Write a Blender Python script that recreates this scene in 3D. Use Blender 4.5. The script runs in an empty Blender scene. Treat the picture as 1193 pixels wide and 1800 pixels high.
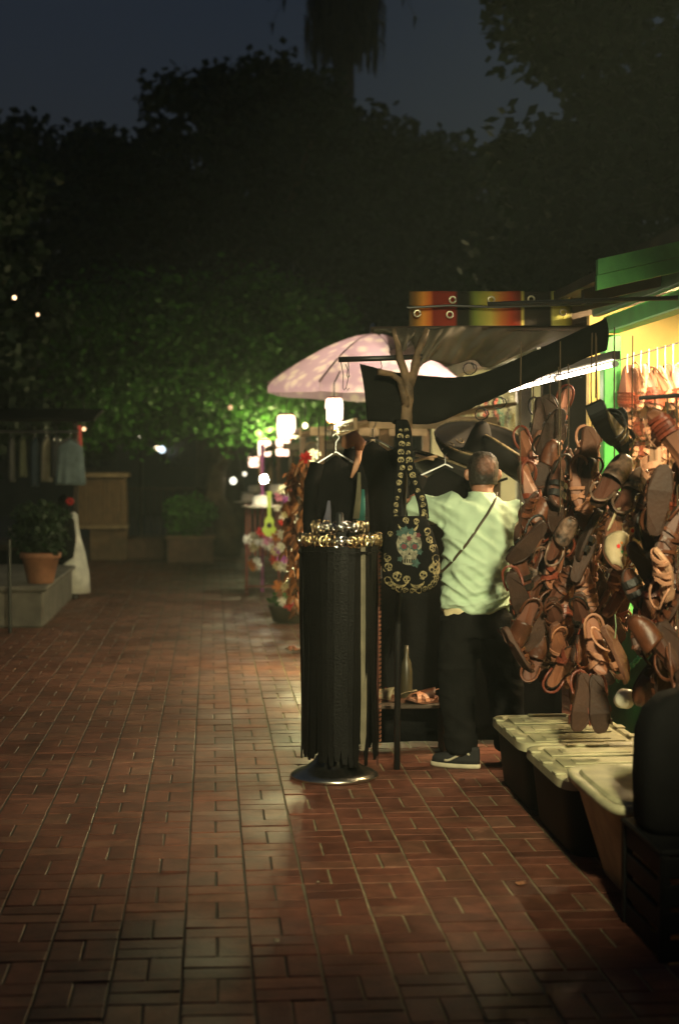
import bpy, math, random
from mathutils import Vector, Matrix, Euler, noise as mnoise

R = math.radians
PI = math.pi
rng = random.Random(7)
sc = bpy.context.scene
COL = sc.collection

# ------------------------------------------------------------------ camera
CAM = Vector((0, 0, 1.62))
YAW, PITCH, FPX = R(4.6), R(1.74), 2800.0
cam_d = bpy.data.cameras.new('camera')
cam = bpy.data.objects.new('camera', cam_d)
COL.objects.link(cam)
cam.location = CAM
cam.rotation_euler = (PI / 2 - PITCH, 0, -YAW)
cam_d.sensor_fit = 'VERTICAL'
cam_d.sensor_height = 36
cam_d.lens = 56
cam_d.clip_end = 2000
cam_d.dof.use_dof = True
cam_d.dof.focus_distance = 8.1
cam_d.dof.aperture_fstop = 2.0
sc.camera = cam

# ------------------------------------------------------------------ world, sun, exposure
w = bpy.data.worlds.new('World')
sc.world = w
w.use_nodes = True
nt = w.node_tree
sky = nt.nodes.new('ShaderNodeTexSky')
sky.sky_type = 'NISHITA'
sky.sun_disc = False
sky.sun_elevation = R(-1.4)
sky.sun_rotation = R(90)
sky.ozone_density = 1.9
nt.links.new(sky.outputs[0], nt.nodes['Background'].inputs[0])
nt.nodes['Background'].inputs[1].default_value = 0.15
sun_d = bpy.data.lights.new('moon_sun', 'SUN')
sun_d.energy = 0.004
sun_d.angle = R(12)
sun = bpy.data.objects.new('moon_sun', sun_d)
COL.objects.link(sun)
sun.rotation_euler = (R(50), 0, R(-30))
vs = sc.view_settings
vs.view_transform = 'Standard'
vs.look = 'None'
vs.exposure = 0.0
vs.gamma = 1.0
vs.use_curve_mapping = False
sc.render.film_transparent = False
sc.cycles.caustics_reflective = False
sc.cycles.caustics_refractive = False
sc.cycles.sample_clamp_indirect = 2.0
sc.cycles.use_denoising = True
sc.cycles.max_bounces = 4
sc.cycles.diffuse_bounces = 2
sc.cycles.adaptive_threshold = .03

# ------------------------------------------------------------------ pixel helpers (metres in, metres out)
_f = Vector((math.sin(YAW) * math.cos(PITCH), math.cos(YAW) * math.cos(PITCH), -math.sin(PITCH)))
_r = Vector((math.cos(YAW), -math.sin(YAW), 0))
_u = _r.cross(_f)


def P(px, py, Y):
    d = _f * FPX + _r * (px - 596.5) - _u * (py - 900)
    return CAM + d * (Y / d.y)


def G(px, py, z=0.0):
    d = _f * FPX + _r * (px - 596.5) - _u * (py - 900)
    return CAM + d * ((z - CAM.z) / d.z)


# ------------------------------------------------------------------ materials
MATS = {}


def M(name, col, rough=.6, metal=0.0, var=.25, scale=8.0, bump=0.0, bscale=60.0, rnd=0.0, translucent=0.0, spec=.5, island=0.0):
    if name in MATS:
        return MATS[name]
    m = bpy.data.materials.new(name)
    m.use_nodes = True
    t = m.node_tree
    b = t.nodes['Principled BSDF']
    tc = t.nodes.new('ShaderNodeTexCoord')
    nz = t.nodes.new('ShaderNodeTexNoise')
    nz.inputs['Scale'].default_value = scale
    nz.inputs['Detail'].default_value = 5
    t.links.new(tc.outputs['Object'], nz.inputs['Vector'])
    mp = t.nodes.new('ShaderNodeMapRange')
    mp.inputs['From Min'].default_value = .3
    mp.inputs['From Max'].default_value = .7
    mp.inputs['To Min'].default_value = 1 - var
    mp.inputs['To Max'].default_value = 1 + var
    t.links.new(nz.outputs['Fac'], mp.inputs['Value'])
    val = mp.outputs[0]
    for src, amt in (('obj', rnd), ('isl', island)):
        if amt:
            if src == 'obj':
                oi = t.nodes.new('ShaderNodeObjectInfo')
                s = oi.outputs['Random']
            else:
                oi = t.nodes.new('ShaderNodeNewGeometry')
                s = oi.outputs['Random Per Island']
            mr = t.nodes.new('ShaderNodeMapRange')
            mr.inputs['To Min'].default_value = 1 - amt
            mr.inputs['To Max'].default_value = 1 + amt
            t.links.new(s, mr.inputs['Value'])
            mu = t.nodes.new('ShaderNodeMath')
            mu.operation = 'MULTIPLY'
            t.links.new(val, mu.inputs[0])
            t.links.new(mr.outputs[0], mu.inputs[1])
            val = mu.outputs[0]
    vm = t.nodes.new('ShaderNodeVectorMath')
    vm.operation = 'SCALE'
    vm.inputs[0].default_value = col[:3]
    t.links.new(val, vm.inputs['Scale'])
    t.links.new(vm.outputs[0], b.inputs['Base Color'])
    b.inputs['Roughness'].default_value = rough
    b.inputs['Metallic'].default_value = metal
    b.inputs['Specular IOR Level'].default_value = spec
    if bump:
        n2 = t.nodes.new('ShaderNodeTexNoise')
        n2.inputs['Scale'].default_value = bscale
        n2.inputs['Detail'].default_value = 4
        t.links.new(tc.outputs['Object'], n2.inputs['Vector'])
        bp = t.nodes.new('ShaderNodeBump')
        bp.inputs['Strength'].default_value = bump
        bp.inputs['Distance'].default_value = .01
        t.links.new(n2.outputs['Fac'], bp.inputs['Height'])
        t.links.new(bp.outputs[0], b.inputs['Normal'])
    if translucent:
        tr = t.nodes.new('ShaderNodeBsdfTranslucent')
        t.links.new(vm.outputs[0], tr.inputs['Color'])
        mx = t.nodes.new('ShaderNodeMixShader')
        mx.inputs[0].default_value = translucent
        t.links.new(b.outputs[0], mx.inputs[1])
        t.links.new(tr.outputs[0], mx.inputs[2])
        t.links.new(mx.outputs[0], t.nodes['Material Output'].inputs['Surface'])
    MATS[name] = m
    return m


def EM(name, col, strength):
    if name in MATS:
        return MATS[name]
    m = bpy.data.materials.new(name)
    m.use_nodes = True
    t = m.node_tree
    b = t.nodes['Principled BSDF']
    b.inputs['Base Color'].default_value = (.8, .8, .8, 1)
    b.inputs['Emission Color'].default_value = (*col, 1)
    b.inputs['Emission Strength'].default_value = strength
    MATS[name] = m
    return m


def brick_mat(name, source):
    m = bpy.data.materials.new(name)
    m.use_nodes = True
    t = m.node_tree
    b = t.nodes['Principled BSDF']
    if source == 'obj':
        s = t.nodes.new('ShaderNodeObjectInfo').outputs['Random']
    else:
        s = t.nodes.new('ShaderNodeNewGeometry').outputs['Random Per Island']
    cr = t.nodes.new('ShaderNodeValToRGB')
    el = cr.color_ramp.elements
    el[0].color = (.095, .035, .023, 1)
    el[1].color = (.155, .070, .045, 1)
    for p, c in ((.3, (.118, .042, .027, 1)), (.6, (.138, .048, .030, 1)), (.85, (.148, .058, .036, 1))):
        e = el.new(p)
        e.color = c
    t.links.new(s, cr.inputs[0])
    geo = t.nodes.new('ShaderNodeNewGeometry')
    nz = t.nodes.new('ShaderNodeTexNoise')
    nz.inputs['Scale'].default_value = 14
    nz.inputs['Detail'].default_value = 7
    t.links.new(geo.outputs['Position'], nz.inputs['Vector'])
    nb = t.nodes.new('ShaderNodeTexNoise')
    nb.inputs['Scale'].default_value = 1.6
    nb.inputs['Detail'].default_value = 3
    t.links.new(geo.outputs['Position'], nb.inputs['Vector'])
    ad = t.nodes.new('ShaderNodeMath')
    ad.operation = 'ADD'
    t.links.new(nz.outputs[0], ad.inputs[0])
    t.links.new(nb.outputs[0], ad.inputs[1])
    mp = t.nodes.new('ShaderNodeMapRange')
    mp.inputs['From Min'].default_value = .7
    mp.inputs['From Max'].default_value = 1.3
    mp.inputs['To Min'].default_value = .6
    mp.inputs['To Max'].default_value = 1.3
    t.links.new(ad.outputs[0], mp.inputs[0])
    ng = t.nodes.new('ShaderNodeTexNoise')
    ng.inputs['Scale'].default_value = 5.5
    ng.inputs['Detail'].default_value = 8
    ng.inputs['Roughness'].default_value = .75
    t.links.new(geo.outputs['Position'], ng.inputs['Vector'])
    mg = t.nodes.new('ShaderNodeMapRange')
    mg.inputs['From Min'].default_value = .36
    mg.inputs['From Max'].default_value = .56
    mg.inputs['To Min'].default_value = .68
    mg.inputs['To Max'].default_value = 1.08
    t.links.new(ng.outputs[0], mg.inputs[0])
    mm = t.nodes.new('ShaderNodeMath')
    mm.operation = 'MULTIPLY'
    t.links.new(mp.outputs[0], mm.inputs[0])
    t.links.new(mg.outputs[0], mm.inputs[1])
    vm = t.nodes.new('ShaderNodeVectorMath')
    vm.operation = 'SCALE'
    t.links.new(cr.outputs[0], vm.inputs[0])
    t.links.new(mm.outputs[0], vm.inputs['Scale'])
    t.links.new(vm.outputs[0], b.inputs['Base Color'])
    rr = t.nodes.new('ShaderNodeMapRange')
    rr.inputs['From Min'].default_value = .35
    rr.inputs['From Max'].default_value = .65
    rr.inputs['To Min'].default_value = .46
    rr.inputs['To Max'].default_value = .72
    b.inputs['Specular IOR Level'].default_value = .3
    t.links.new(nb.outputs[0], rr.inputs[0])
    t.links.new(rr.outputs[0], b.inputs['Roughness'])
    n3 = t.nodes.new('ShaderNodeTexNoise')
    n3.inputs['Scale'].default_value = 70
    n3.inputs['Detail'].default_value = 6
    t.links.new(geo.outputs['Position'], n3.inputs['Vector'])
    bp = t.nodes.new('ShaderNodeBump')
    bp.inputs['Strength'].default_value = .35
    bp.inputs['Distance'].default_value = .005
    t.links.new(n3.outputs[0], bp.inputs['Height'])
    t.links.new(bp.outputs[0], b.inputs['Normal'])
    return m


# ------------------------------------------------------------------ mesh builder
WL = {}


class MB:
    def __init__(s):
        s.v = []
        s.f = []

    def add(s, vs_, fs):
        o = len(s.v)
        s.v += [tuple(p) for p in vs_]
        s.f += [tuple(i + o for i in f) for f in fs]
        return s

    def box(s, c, d, rot=None):
        x, y, z = d[0] / 2, d[1] / 2, d[2] / 2
        p = [Vector(q) for q in ((-x, -y, -z), (x, -y, -z), (x, y, -z), (-x, y, -z), (-x, -y, z), (x, -y, z), (x, y, z), (-x, y, z))]
        if rot is not None:
            m = Euler(rot).to_matrix()
            p = [m @ q for q in p]
        c = Vector(c)
        return s.add([c + q for q in p], [(0, 3, 2, 1), (4, 5, 6, 7), (0, 1, 5, 4), (1, 2, 6, 5), (2, 3, 7, 6), (3, 0, 4, 7)])

    def bbox(s, c, d, bv=.01, rot=None):
        """box with bevelled edges"""
        x, y, z = d[0] / 2, d[1] / 2, d[2] / 2
        rings = []
        for zz, ins in ((-z, bv), (-z + bv, 0), (z - bv, 0), (z, bv)):
            a, b = x - ins, y - ins
            k = bv
            rings.append([Vector((-a + k, -b, zz)), Vector((a - k, -b, zz)), Vector((a, -b + k, zz)), Vector((a, b - k, zz)),
                          Vector((a - k, b, zz)), Vector((-a + k, b, zz)), Vector((-a, b - k, zz)), Vector((-a, -b + k, zz))])
        m = Euler(rot).to_matrix() if rot is not None else Matrix.Identity(3)
        c = Vector(c)
        return s.loft([[c + m @ q for q in r] for r in rings])

    def loft(s, rings, caps=True, closed=True):
        n = len(rings[0])
        o = len(s.v)
        for r in rings:
            s.v += [tuple(p) for p in r]
        for i in range(len(rings) - 1):
            for j in range(n if closed else n - 1):
                k = (j + 1) % n
                s.f.append((o + i * n + j, o + i * n + k, o + (i + 1) * n + k, o + (i + 1) * n + j))
        if caps and closed:
            s.f.append(tuple(o + j for j in reversed(range(n))))
            s.f.append(tuple(o + (len(rings) - 1) * n + j for j in range(n)))
        return s

    def tube(s, path, rad, seg=8, flat=1.0, up=None):
        path = [Vector(p) for p in path]
        if not isinstance(rad, (list, tuple)):
            rad = [rad] * len(path)
        rings = []
        prev = None
        for i, p in enumerate(path):
            t = (path[min(i + 1, len(path) - 1)] - path[max(i - 1, 0)]).normalized()
            if prev is None:
                a = Vector(up) if up is not None else (Vector((0, 0, 1)) if abs(t.z) < .9 else Vector((1, 0, 0)))
            else:
                a = prev
            n = (a - t * a.dot(t)).normalized()
            prev = n
            b = t.cross(n)
            rings.append([p + n * (math.cos(2 * PI * k / seg) * rad[i] * flat) + b * (math.sin(2 * PI * k / seg) * rad[i]) for k in range(seg)])
        return s.loft(rings)

    def lathe(s, prof, seg=24, c=(0, 0, 0), caps=True, ring=False):
        c = Vector(c)
        if ring:
            prof, caps = list(prof) + [prof[0]], False
        return s.loft([[c + Vector((r * math.cos(2 * PI * k / seg), r * math.sin(2 * PI * k / seg), z)) for k in range(seg)] for r, z in prof], caps)

    def grid(s, fn, nu, nv, thick=0.0):
        """fn(u,v) -> Vector; optional thickness along the normal"""
        pts = [[Vector(fn(i / nu, j / nv)) for j in range(nv + 1)] for i in range(nu + 1)]
        o = len(s.v)
        W = nv + 1
        for r in pts:
            s.v += [tuple(p) for p in r]
        for i in range(nu):
            for j in range(nv):
                s.f.append((o + i * W + j, o + (i + 1) * W + j, o + (i + 1) * W + j + 1, o + i * W + j + 1))
        if thick:
            o2 = len(s.v)
            for i in range(nu + 1):
                for j in range(nv + 1):
                    du = pts[min(i + 1, nu)][j] - pts[max(i - 1, 0)][j]
                    dv = pts[i][min(j + 1, nv)] - pts[i][max(j - 1, 0)]
                    n = du.cross(dv)
                    n = n.normalized() if n.length > 1e-9 else Vector((0, 0, 1))
                    s.v.append(tuple(pts[i][j] - n * thick))
            for i in range(nu):
                for j in range(nv):
                    s.f.append((o2 + i * W + j, o2 + i * W + j + 1, o2 + (i + 1) * W + j + 1, o2 + (i + 1) * W + j))
            for i in range(nu):
                for j in (0, nv):
                    a, b = i * W + j, (i + 1) * W + j
                    s.f.append((o + a, o2 + a, o2 + b, o + b) if j == 0 else (o + a, o + b, o2 + b, o2 + a))
            for j in range(nv):
                for i in (0, nu):
                    a, b = i * W + j, i * W + j + 1
                    s.f.append((o + a, o + b, o2 + b, o2 + a) if i == 0 else (o + a, o2 + a, o2 + b, o + b))
        return s

    def mesh(s, name, mat, smooth=False):
        me = bpy.data.meshes.new(name)
        me.from_pydata(s.v, [], s.f)
        if smooth:
            me.polygons.foreach_set('use_smooth', [True] * len(me.polygons))
        if mat:
            me.materials.append(mat)
        me.update()
        return me

    def build(s, name, mat, parent=None, smooth=False, origin=None):
        """coordinates are world when parent is given by thing(); they are shifted to the parent's origin"""
        off = Vector((0, 0, 0))
        if parent is not None:
            off = WL.get(parent.name, Vector((0, 0, 0)))
        elif origin is not None:
            off = Vector(origin)
        if off.length:
            s.v = [(p[0] - off.x, p[1] - off.y, p[2] - off.z) for p in s.v]
        o = bpy.data.objects.new(name, s.mesh(name, mat, smooth))
        COL.objects.link(o)
        if parent is not None:
            o.parent = parent
            WL[o.name] = off
        elif origin is not None:
            o.location = off
            WL[o.name] = off
        return o


def tag(o, label=None, cat=None, group=None, kind=None):
    if label:
        o['label'] = label
    if cat:
        o['category'] = cat
    if group:
        o['group'] = group
    if kind:
        o['kind'] = kind
    return o


def thing(name, loc, label, cat, group=None, local=False):
    o = bpy.data.objects.new(name, None)
    o.empty_display_size = .05
    COL.objects.link(o)
    o.location = loc
    WL[o.name] = Vector((0, 0, 0)) if local else Vector(loc)
    return tag(o, label, cat, group)


def link_part(name, mesh, parent, loc=(0, 0, 0), rot=(0, 0, 0), scale=(1, 1, 1)):
    o = bpy.data.objects.new(name, mesh)
    COL.objects.link(o)
    o.parent = parent
    o.location = loc
    o.rotation_euler = rot
    o.scale = scale
    return o


def copy_tree(o, parent=None):
    c = o.copy()
    COL.objects.link(c)
    c.parent = parent
    for ch in o.children:
        copy_tree(ch, c)
    return c


def struct(o):
    o['kind'] = 'structure'
    return o


# ------------------------------------------------------------------ palette
wood_dark = M('wood_dark', (.055, .035, .022), .7, bump=.3)
wood_mid = M('wood_mid', (.20, .12, .065), .65, bump=.3)
wood_pale = M('wood_pale', (.38, .27, .16), .6, bump=.3)
branch_m = M('branch_bark', (.11, .068, .036), .75, var=.6, scale=14, bump=.8, bscale=50)
green_m = M('green_paint', (.045, .30, .055), .45, var=.25, scale=5, bump=.1)
green_dark = M('green_paint_old', (.035, .16, .05), .55, var=.4, scale=4, bump=.15)
black_m = M('black_metal', (.015, .015, .015), .4)
black_leather = M('black_leather', (.004, .0037, .0033), .5, bump=.3, bscale=90, spec=.12)
black_cloth = M('black_cloth', (.005, .005, .005), .95, bump=.2, spec=.1)
tarp_m = M('dark_tarp', (.006, .006, .005), .9, bump=.2, spec=.12)
tarp_brown = M('brown_tarp', (.06, .048, .032), .7, var=.4, scale=3, bump=.3, bscale=20)
chrome = M('chrome', (.75, .72, .66), .12, 1.0, var=.05)
brass = M('brass', (.85, .66, .36), .22, 1.0, var=.15, rnd=.25)
steel = M('steel', (.5, .5, .5), .35, 1.0)
cord_m = M('cord_tan', (.07, .05, .03), .9, spec=.2)
cord_white = M('cord_white', (.75, .72, .66), .8)
plaster_dark = M('plaster_dark', (.07, .06, .05), .9, scale=2)
concrete = M('concrete', (.13, .115, .095), .9, var=.35, scale=6, bump=.4)
terracotta = M('terracotta', (.32, .14, .075), .75, var=.3, scale=8, bump=.2)
beige_plastic = M('beige_plastic', (.38, .36, .22), .5, var=.3, scale=9, bump=.12)
black_plastic = M('black_plastic', (.006, .006, .006), .6, spec=.15)

# ------------------------------------------------------------------ ground and pavement
gm = M('mortar', (.27, .23, .15), .85, var=.3, scale=9, bump=.5, bscale=120)
_t = gm.node_tree
_vm = [n for n in _t.nodes if n.type == 'VECT_MATH'][0]
_ge = _t.nodes.new('ShaderNodeNewGeometry')
_sp = _t.nodes.new('ShaderNodeSeparateXYZ')
_t.links.new(_ge.outputs['Position'], _sp.inputs[0])
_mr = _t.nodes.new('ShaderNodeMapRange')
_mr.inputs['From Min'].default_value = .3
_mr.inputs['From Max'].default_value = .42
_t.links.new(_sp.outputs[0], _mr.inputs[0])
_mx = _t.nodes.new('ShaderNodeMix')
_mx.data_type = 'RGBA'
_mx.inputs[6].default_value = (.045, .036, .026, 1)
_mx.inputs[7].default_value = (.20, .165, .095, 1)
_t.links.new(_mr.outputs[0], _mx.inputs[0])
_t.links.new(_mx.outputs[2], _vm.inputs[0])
g = MB().grid(lambda u, v: (-110 + 220 * u, -40 + 200 * v, -.012), 2, 2).build('ground', M('ground_far', (.09, .055, .04), .8, var=.3, scale=.8))
struct(g)
S = .222
X0 = .127
COLS = range(-22, 15)
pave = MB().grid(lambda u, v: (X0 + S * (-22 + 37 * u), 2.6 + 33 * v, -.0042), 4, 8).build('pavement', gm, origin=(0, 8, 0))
struct(pave)


def brick_mesh_data(lx, ly, h=.012, bev=.0018):
    m = MB()
    x, y = lx / 2, ly / 2
    rings = []
    for z, i in ((-h, 0), (-bev, 0), (0, bev)):
        rings.append([(-x + i, -y + i, z), (x - i, -y + i, z), (x - i, y - i, z), (-x + i, y - i, z)])
    m.loft([[Vector(p) for p in r] for r in rings], caps=False)
    m.f.append((8, 9, 10, 11))
    return m


J = .009
bm_long = brick_mesh_data(S - J, S / 2 - J)      # long side across the street
bm_deep = brick_mesh_data(S / 2 - J, S - J)      # long side along the street
BR_OBJ = brick_mat('brick_red_object', 'obj')
BR_ISL = brick_mat('brick_red_island', 'isl')
me_long = bm_long.mesh('brick', BR_OBJ)
me_deep = bm_deep.mesh('brick', BR_OBJ)
bricks = []
for ci in COLS:
    for ri in range(0, 148):
        cx = X0 + S * (ci + .5)
        cy = 2.7 + .06 + S * (ri + .5)
        if (ci + ri) % 2 == 0:
            for k in (-1, 1):
                bricks.append((cx + k * S / 4, cy, 1))
        else:
            for k in (-1, 1):
                bricks.append((cx, cy + k * S / 4, 0))


def in_frame(x, y, mrg=.02):
    d = Vector((x, y, 0)) - CAM
    zf = d.dot(_f)
    px = 596.5 + d.dot(_r) / zf * FPX
    py = 900 - d.dot(_u) / zf * FPX
    return -20 < px < 1213 and py < 1815, px, py


near = []
rest = []
for b in bricks:
    ok, px, py = in_frame(b[0], b[1])
    hid = (b[0] > 1.5) or (b[1] > 8.3 and .45 < b[0])
    (near if ok and not hid else rest).append(b)
near.sort(key=lambda b: b[1])
rest += near[300:]
near = near[:300]
rb = random.Random(3)
for x, y, deep in near:
    link_part('brick', me_deep if deep else me_long, pave, (x + rb.uniform(-.0012, .0012), y - 8 + rb.uniform(-.0012, .0012), rb.uniform(-.002, .0016) - (.0012 if rb.random() < .08 else 0)),
              (rb.gauss(0, .007), rb.gauss(0, .007), rb.gauss(0, .006)))
bs = MB()
for x, y, deep in rest:
    src = bm_deep if deep else bm_long
    x += rb.uniform(-.0015, .0015)
    dz = rb.uniform(-.002, .0016)
    tx, ty = rb.uniform(-.01, .01), rb.uniform(-.01, .01)
    bs.add([(p[0] + x, p[1] + y, p[2] + dz + p[0] * tx + p[1] * ty) for p in src.v], src.f)
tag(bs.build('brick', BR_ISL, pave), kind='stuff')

# ------------------------------------------------------------------ trees
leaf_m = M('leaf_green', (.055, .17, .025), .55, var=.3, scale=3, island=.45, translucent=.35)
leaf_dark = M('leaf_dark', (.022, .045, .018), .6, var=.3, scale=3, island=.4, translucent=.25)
bark_m = M('bark', (.10, .07, .045), .85, var=.4, scale=5, bump=.6, bscale=25)


def foliage(mb, centre, rad, n_cl, per, leaf, seed, cl_r=(.35, .7), shell=.55):
    r = random.Random(seed)
    c = Vector(centre)
    for i in range(n_cl):
        while True:
            q = Vector((r.uniform(-1, 1), r.uniform(-1, 1), r.uniform(-1, 1)))
            if shell < q.length < 1:
                break
        cc = c + Vector((q.x * rad[0], q.y * rad[1], q.z * rad[2]))
        cr = r.uniform(*cl_r)
        for k in range(per):
            d = Vector((r.gauss(0, 1), r.gauss(0, 1), r.gauss(0, .75)))
            d = d / max(d.length, .01) * cr * (r.random() ** .45)
            p = cc + d
            a = Vector((r.uniform(-1, 1), r.uniform(-1, 1), r.uniform(-.9, .3))).normalized() * leaf * r.uniform(.6, 1.25)
            b = a.cross(Vector((r.uniform(-1, 1), r.uniform(-1, 1), r.uniform(-1, 1)))).normalized() * leaf * .36
            o = len(mb.v)
            mb.v += [tuple(p), tuple(p + a * .5 + b), tuple(p + a), tuple(p + a * .5 - b)]
            mb.f.append((o, o + 1, o + 2, o + 3))
    return mb


def tree(name, base, label, crowns, h, tr, seed, leafmat, leaf, limbs=7, group='trees behind the stalls'):
    t = thing(name, base, label, 'tree', group)
    b = Vector(base)
    r = random.Random(seed)
    m = MB()
    path = [b + Vector((r.uniform(-.1, .1) * k, r.uniform(-.1, .1) * k, h * k / 6 - .05)) for k in range(7)]
    m.tube(path, [tr * (1.35 - .15 * k if k < 2 else 1.1 - .09 * k) for k in range(7)], 12)
    for i in range(limbs):
        c, rad = crowns[i % len(crowns)][:2]
        a = path[3 + i % 4]
        e = Vector(c) + Vector((r.uniform(-.7, .7) * rad[0], r.uniform(-.7, .7) * rad[1], r.uniform(-.5, .6) * rad[2]))
        mid = (a + e) / 2 + Vector((r.uniform(-.3, .3), r.uniform(-.3, .3), r.uniform(0, .4)))
        m.tube([a, (a + mid) / 2, mid, (mid + e) / 2, e], [tr * .45, tr * .38, tr * .28, tr * .18, tr * .06], 8)
    m.build('trunk', bark_m, t, True)
    f = MB()
    for i, (c, rad, n, per) in enumerate(crowns):
        foliage(f, c, rad, n, per, leaf, seed * 31 + i)
    f.build('crown', leafmat, t)
    return t


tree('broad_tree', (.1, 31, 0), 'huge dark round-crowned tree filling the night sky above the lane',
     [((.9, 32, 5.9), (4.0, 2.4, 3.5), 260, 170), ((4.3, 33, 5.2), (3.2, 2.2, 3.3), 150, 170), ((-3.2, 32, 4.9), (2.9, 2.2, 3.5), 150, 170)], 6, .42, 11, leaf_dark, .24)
tree('shade_tree', (.25, 28, 0), 'low leafy tree lit bright green by the paper lanterns',
     [((.7, 26.2, 3.3), (1.9, 1.5, 1.1), 220, 230), ((-1.2, 26.3, 3.3), (1.6, 1.6, 1.2), 90, 190)], 3.2, .2, 12, leaf_m, .13)
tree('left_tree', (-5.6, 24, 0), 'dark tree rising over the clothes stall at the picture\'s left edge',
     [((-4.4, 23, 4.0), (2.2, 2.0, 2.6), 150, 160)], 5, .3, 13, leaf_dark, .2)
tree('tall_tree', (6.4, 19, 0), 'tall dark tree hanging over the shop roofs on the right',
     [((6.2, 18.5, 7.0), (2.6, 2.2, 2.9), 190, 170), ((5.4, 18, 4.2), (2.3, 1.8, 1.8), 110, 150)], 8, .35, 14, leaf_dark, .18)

# palm with a skirt of dead fronds
pb = P(605, 400, 42)
pt = thing('palm_tree', (pb.x, pb.y, 0), 'tall palm whose shaggy skirt of dead fronds hangs into the sky', 'tree', 'trees behind the stalls')
m = MB()
m.tube([(pb.x, pb.y, z) for z in range(0, 16, 3)], .26, 12)
m.build('trunk', bark_m, pt, True)
sk = MB()
r5 = random.Random(5)
for i in range(420):
    a = r5.uniform(0, 2 * PI)
    z0 = r5.uniform(13.2, 15.8)
    rr = r5.uniform(.3, .55)
    L = r5.uniform(1.0, 2.0)
    o = r5.uniform(.3, .62)
    p0 = Vector((pb.x + rr * .6 * math.cos(a), pb.y + rr * .6 * math.sin(a), z0))
    p1 = Vector((pb.x + (rr + o) * math.cos(a), pb.y + (rr + o) * math.sin(a), z0 - L * .45))
    p2 = Vector((pb.x + (rr + o * .9) * math.cos(a), pb.y + (rr + o * .9) * math.sin(a), max(z0 - L, 11.75 + r5.random() * .6)))
    tdir = Vector((-math.sin(a), math.cos(a), 0)) * .07
    sk.add([p0 - tdir * .4, p0 + tdir * .4, p1 + tdir, p1 - tdir, p2 + tdir * .3, p2 - tdir * .3], [(0, 1, 2, 3), (3, 2, 4, 5)])
sk.build('skirt', M('dead_frond', (.09, .07, .04), .8, island=.4), pt)
fr = MB()
for i in range(26):
    a = r5.uniform(0, 2 * PI)
    up = r5.uniform(-.2, 1.1)
    pts = [Vector((pb.x + math.cos(a) * 1.9 * k / 6, pb.y + math.sin(a) * 1.9 * k / 6, 15.3 + up * 1.6 * k / 6 - .05 * k * k)) for k in range(7)]
    fr.tube(pts, [.03, .03, .025, .02, .015, .01, .005], 5)
    for k in range(1, 7):
        for sgn in (-1, 1):
            d = Vector((-math.sin(a) * sgn, math.cos(a) * sgn, -.35)) * .6
            q = pts[k]
            n = Vector((math.cos(a), math.sin(a), 0)) * .05
            fr.add([q - n, q + n, q + d + n * 2], [(0, 1, 2)])
fr.build('crown', leaf_dark, pt)

# ------------------------------------------------------------------ background buildings
def building(loc, size, label, seed, roof_h=.5):
    t = thing('market_building', loc, label, 'building')
    x, y, z = loc
    w_, d_, h_ = size
    MB().box((x, y + d_ / 2, h_ / 2), (w_, d_, h_)).build('wall', plaster_dark, t)
    MB().box((x, y + d_ / 2 - .1, h_ + .15), (w_ + .5, d_ + .5, .3)).build('roof', wood_dark, t)
    r = random.Random(seed)
    n = max(2, int(w_ / 2.6))
    for i in range(n):
        cx = x - w_ / 2 + (i + .5) * w_ / n
        f = MB()
        for dx in (-.5, .5):
            f.box((cx + dx, y - .04, h_ * .5), (.08, .06, 1.3))
        for dz in (-.65, .65):
            f.box((cx, y - .043, h_ * .5 + dz), (1.1, .06, .08))
        fo = f.build('window', wood_dark, t)
        MB().box((cx, y - .012, h_ * .5), (.95, .02, 1.25)).build('pane', M('night_glass', (.01, .012, .015), .1), fo)
    return t


building((-10, 50, 0), (26, 8, 4.2), 'long low dark building far behind the trees at the lane end', 2)
building((11.5, 46, 0), (15, 8, 5.0), 'dark building far behind the lantern stalls', 3)

# ------------------------------------------------------------------ right-hand shops
shop = thing('market_shop', (2.42, 9.5, 0), 'green painted shop with lit yellow interior full of hanging tan sandals', 'shop')
yel = M('yellow_wall', (.70, .52, .16), .7, scale=4, var=.15)
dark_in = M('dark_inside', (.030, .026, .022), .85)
# far partition that faces the camera
MB().box((3.5, 10.05, .9), (2.2, .08, 1.8)).build('wall', M('tan_wall', (.50, .30, .17), .75, scale=5), shop)
MB().box((3.5, 10.05, 2.25), (2.2, .08, .89)).build('upper_wall', yel, shop)
MB().box((4.55, 7.5, 1.35), (.1, 5.0, 2.7)).build('back_wall', yel, shop)
MB().box((3.47, 7.5, 2.74), (2.1, 5.0, .06)).build('ceiling', M('cream_ceiling', (.72, .66, .45), .7), shop)
MB().bbox((2.42, 9.55, 1.2), (.11, .11, 2.4), .008).build('post', green_m, shop)
MB().bbox((2.42, 7.4, 2.46), (.10, 4.3, .10), .008).build('lintel', green_m, shop)
MB().bbox((2.34, 7.4, 2.56), (.05, 4.4, .09), .006).build('trim_board', green_dark, shop)
# sloping eave roof, its end boards face the camera
a = P(1050, 483, 7.6)
sl = .23


def eave(dx, z0, y0, y1, th, wdt, mat, name):
    x0 = a.x + dx
    m = MB()
    vs_ = []
    for yy in (y0, y1):
        for xx in (x0, x0 + wdt):
            for zz in (0, th):
                vs_.append((xx, yy, a.z + z0 + (xx - a.x) * sl + zz))
    m.add(vs_, [(0, 1, 3, 2), (4, 6, 7, 5), (0, 4, 5, 1), (2, 3, 7, 6), (0, 2, 6, 4), (1, 5, 7, 3)])
    return m.build(name, mat, shop)


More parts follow.
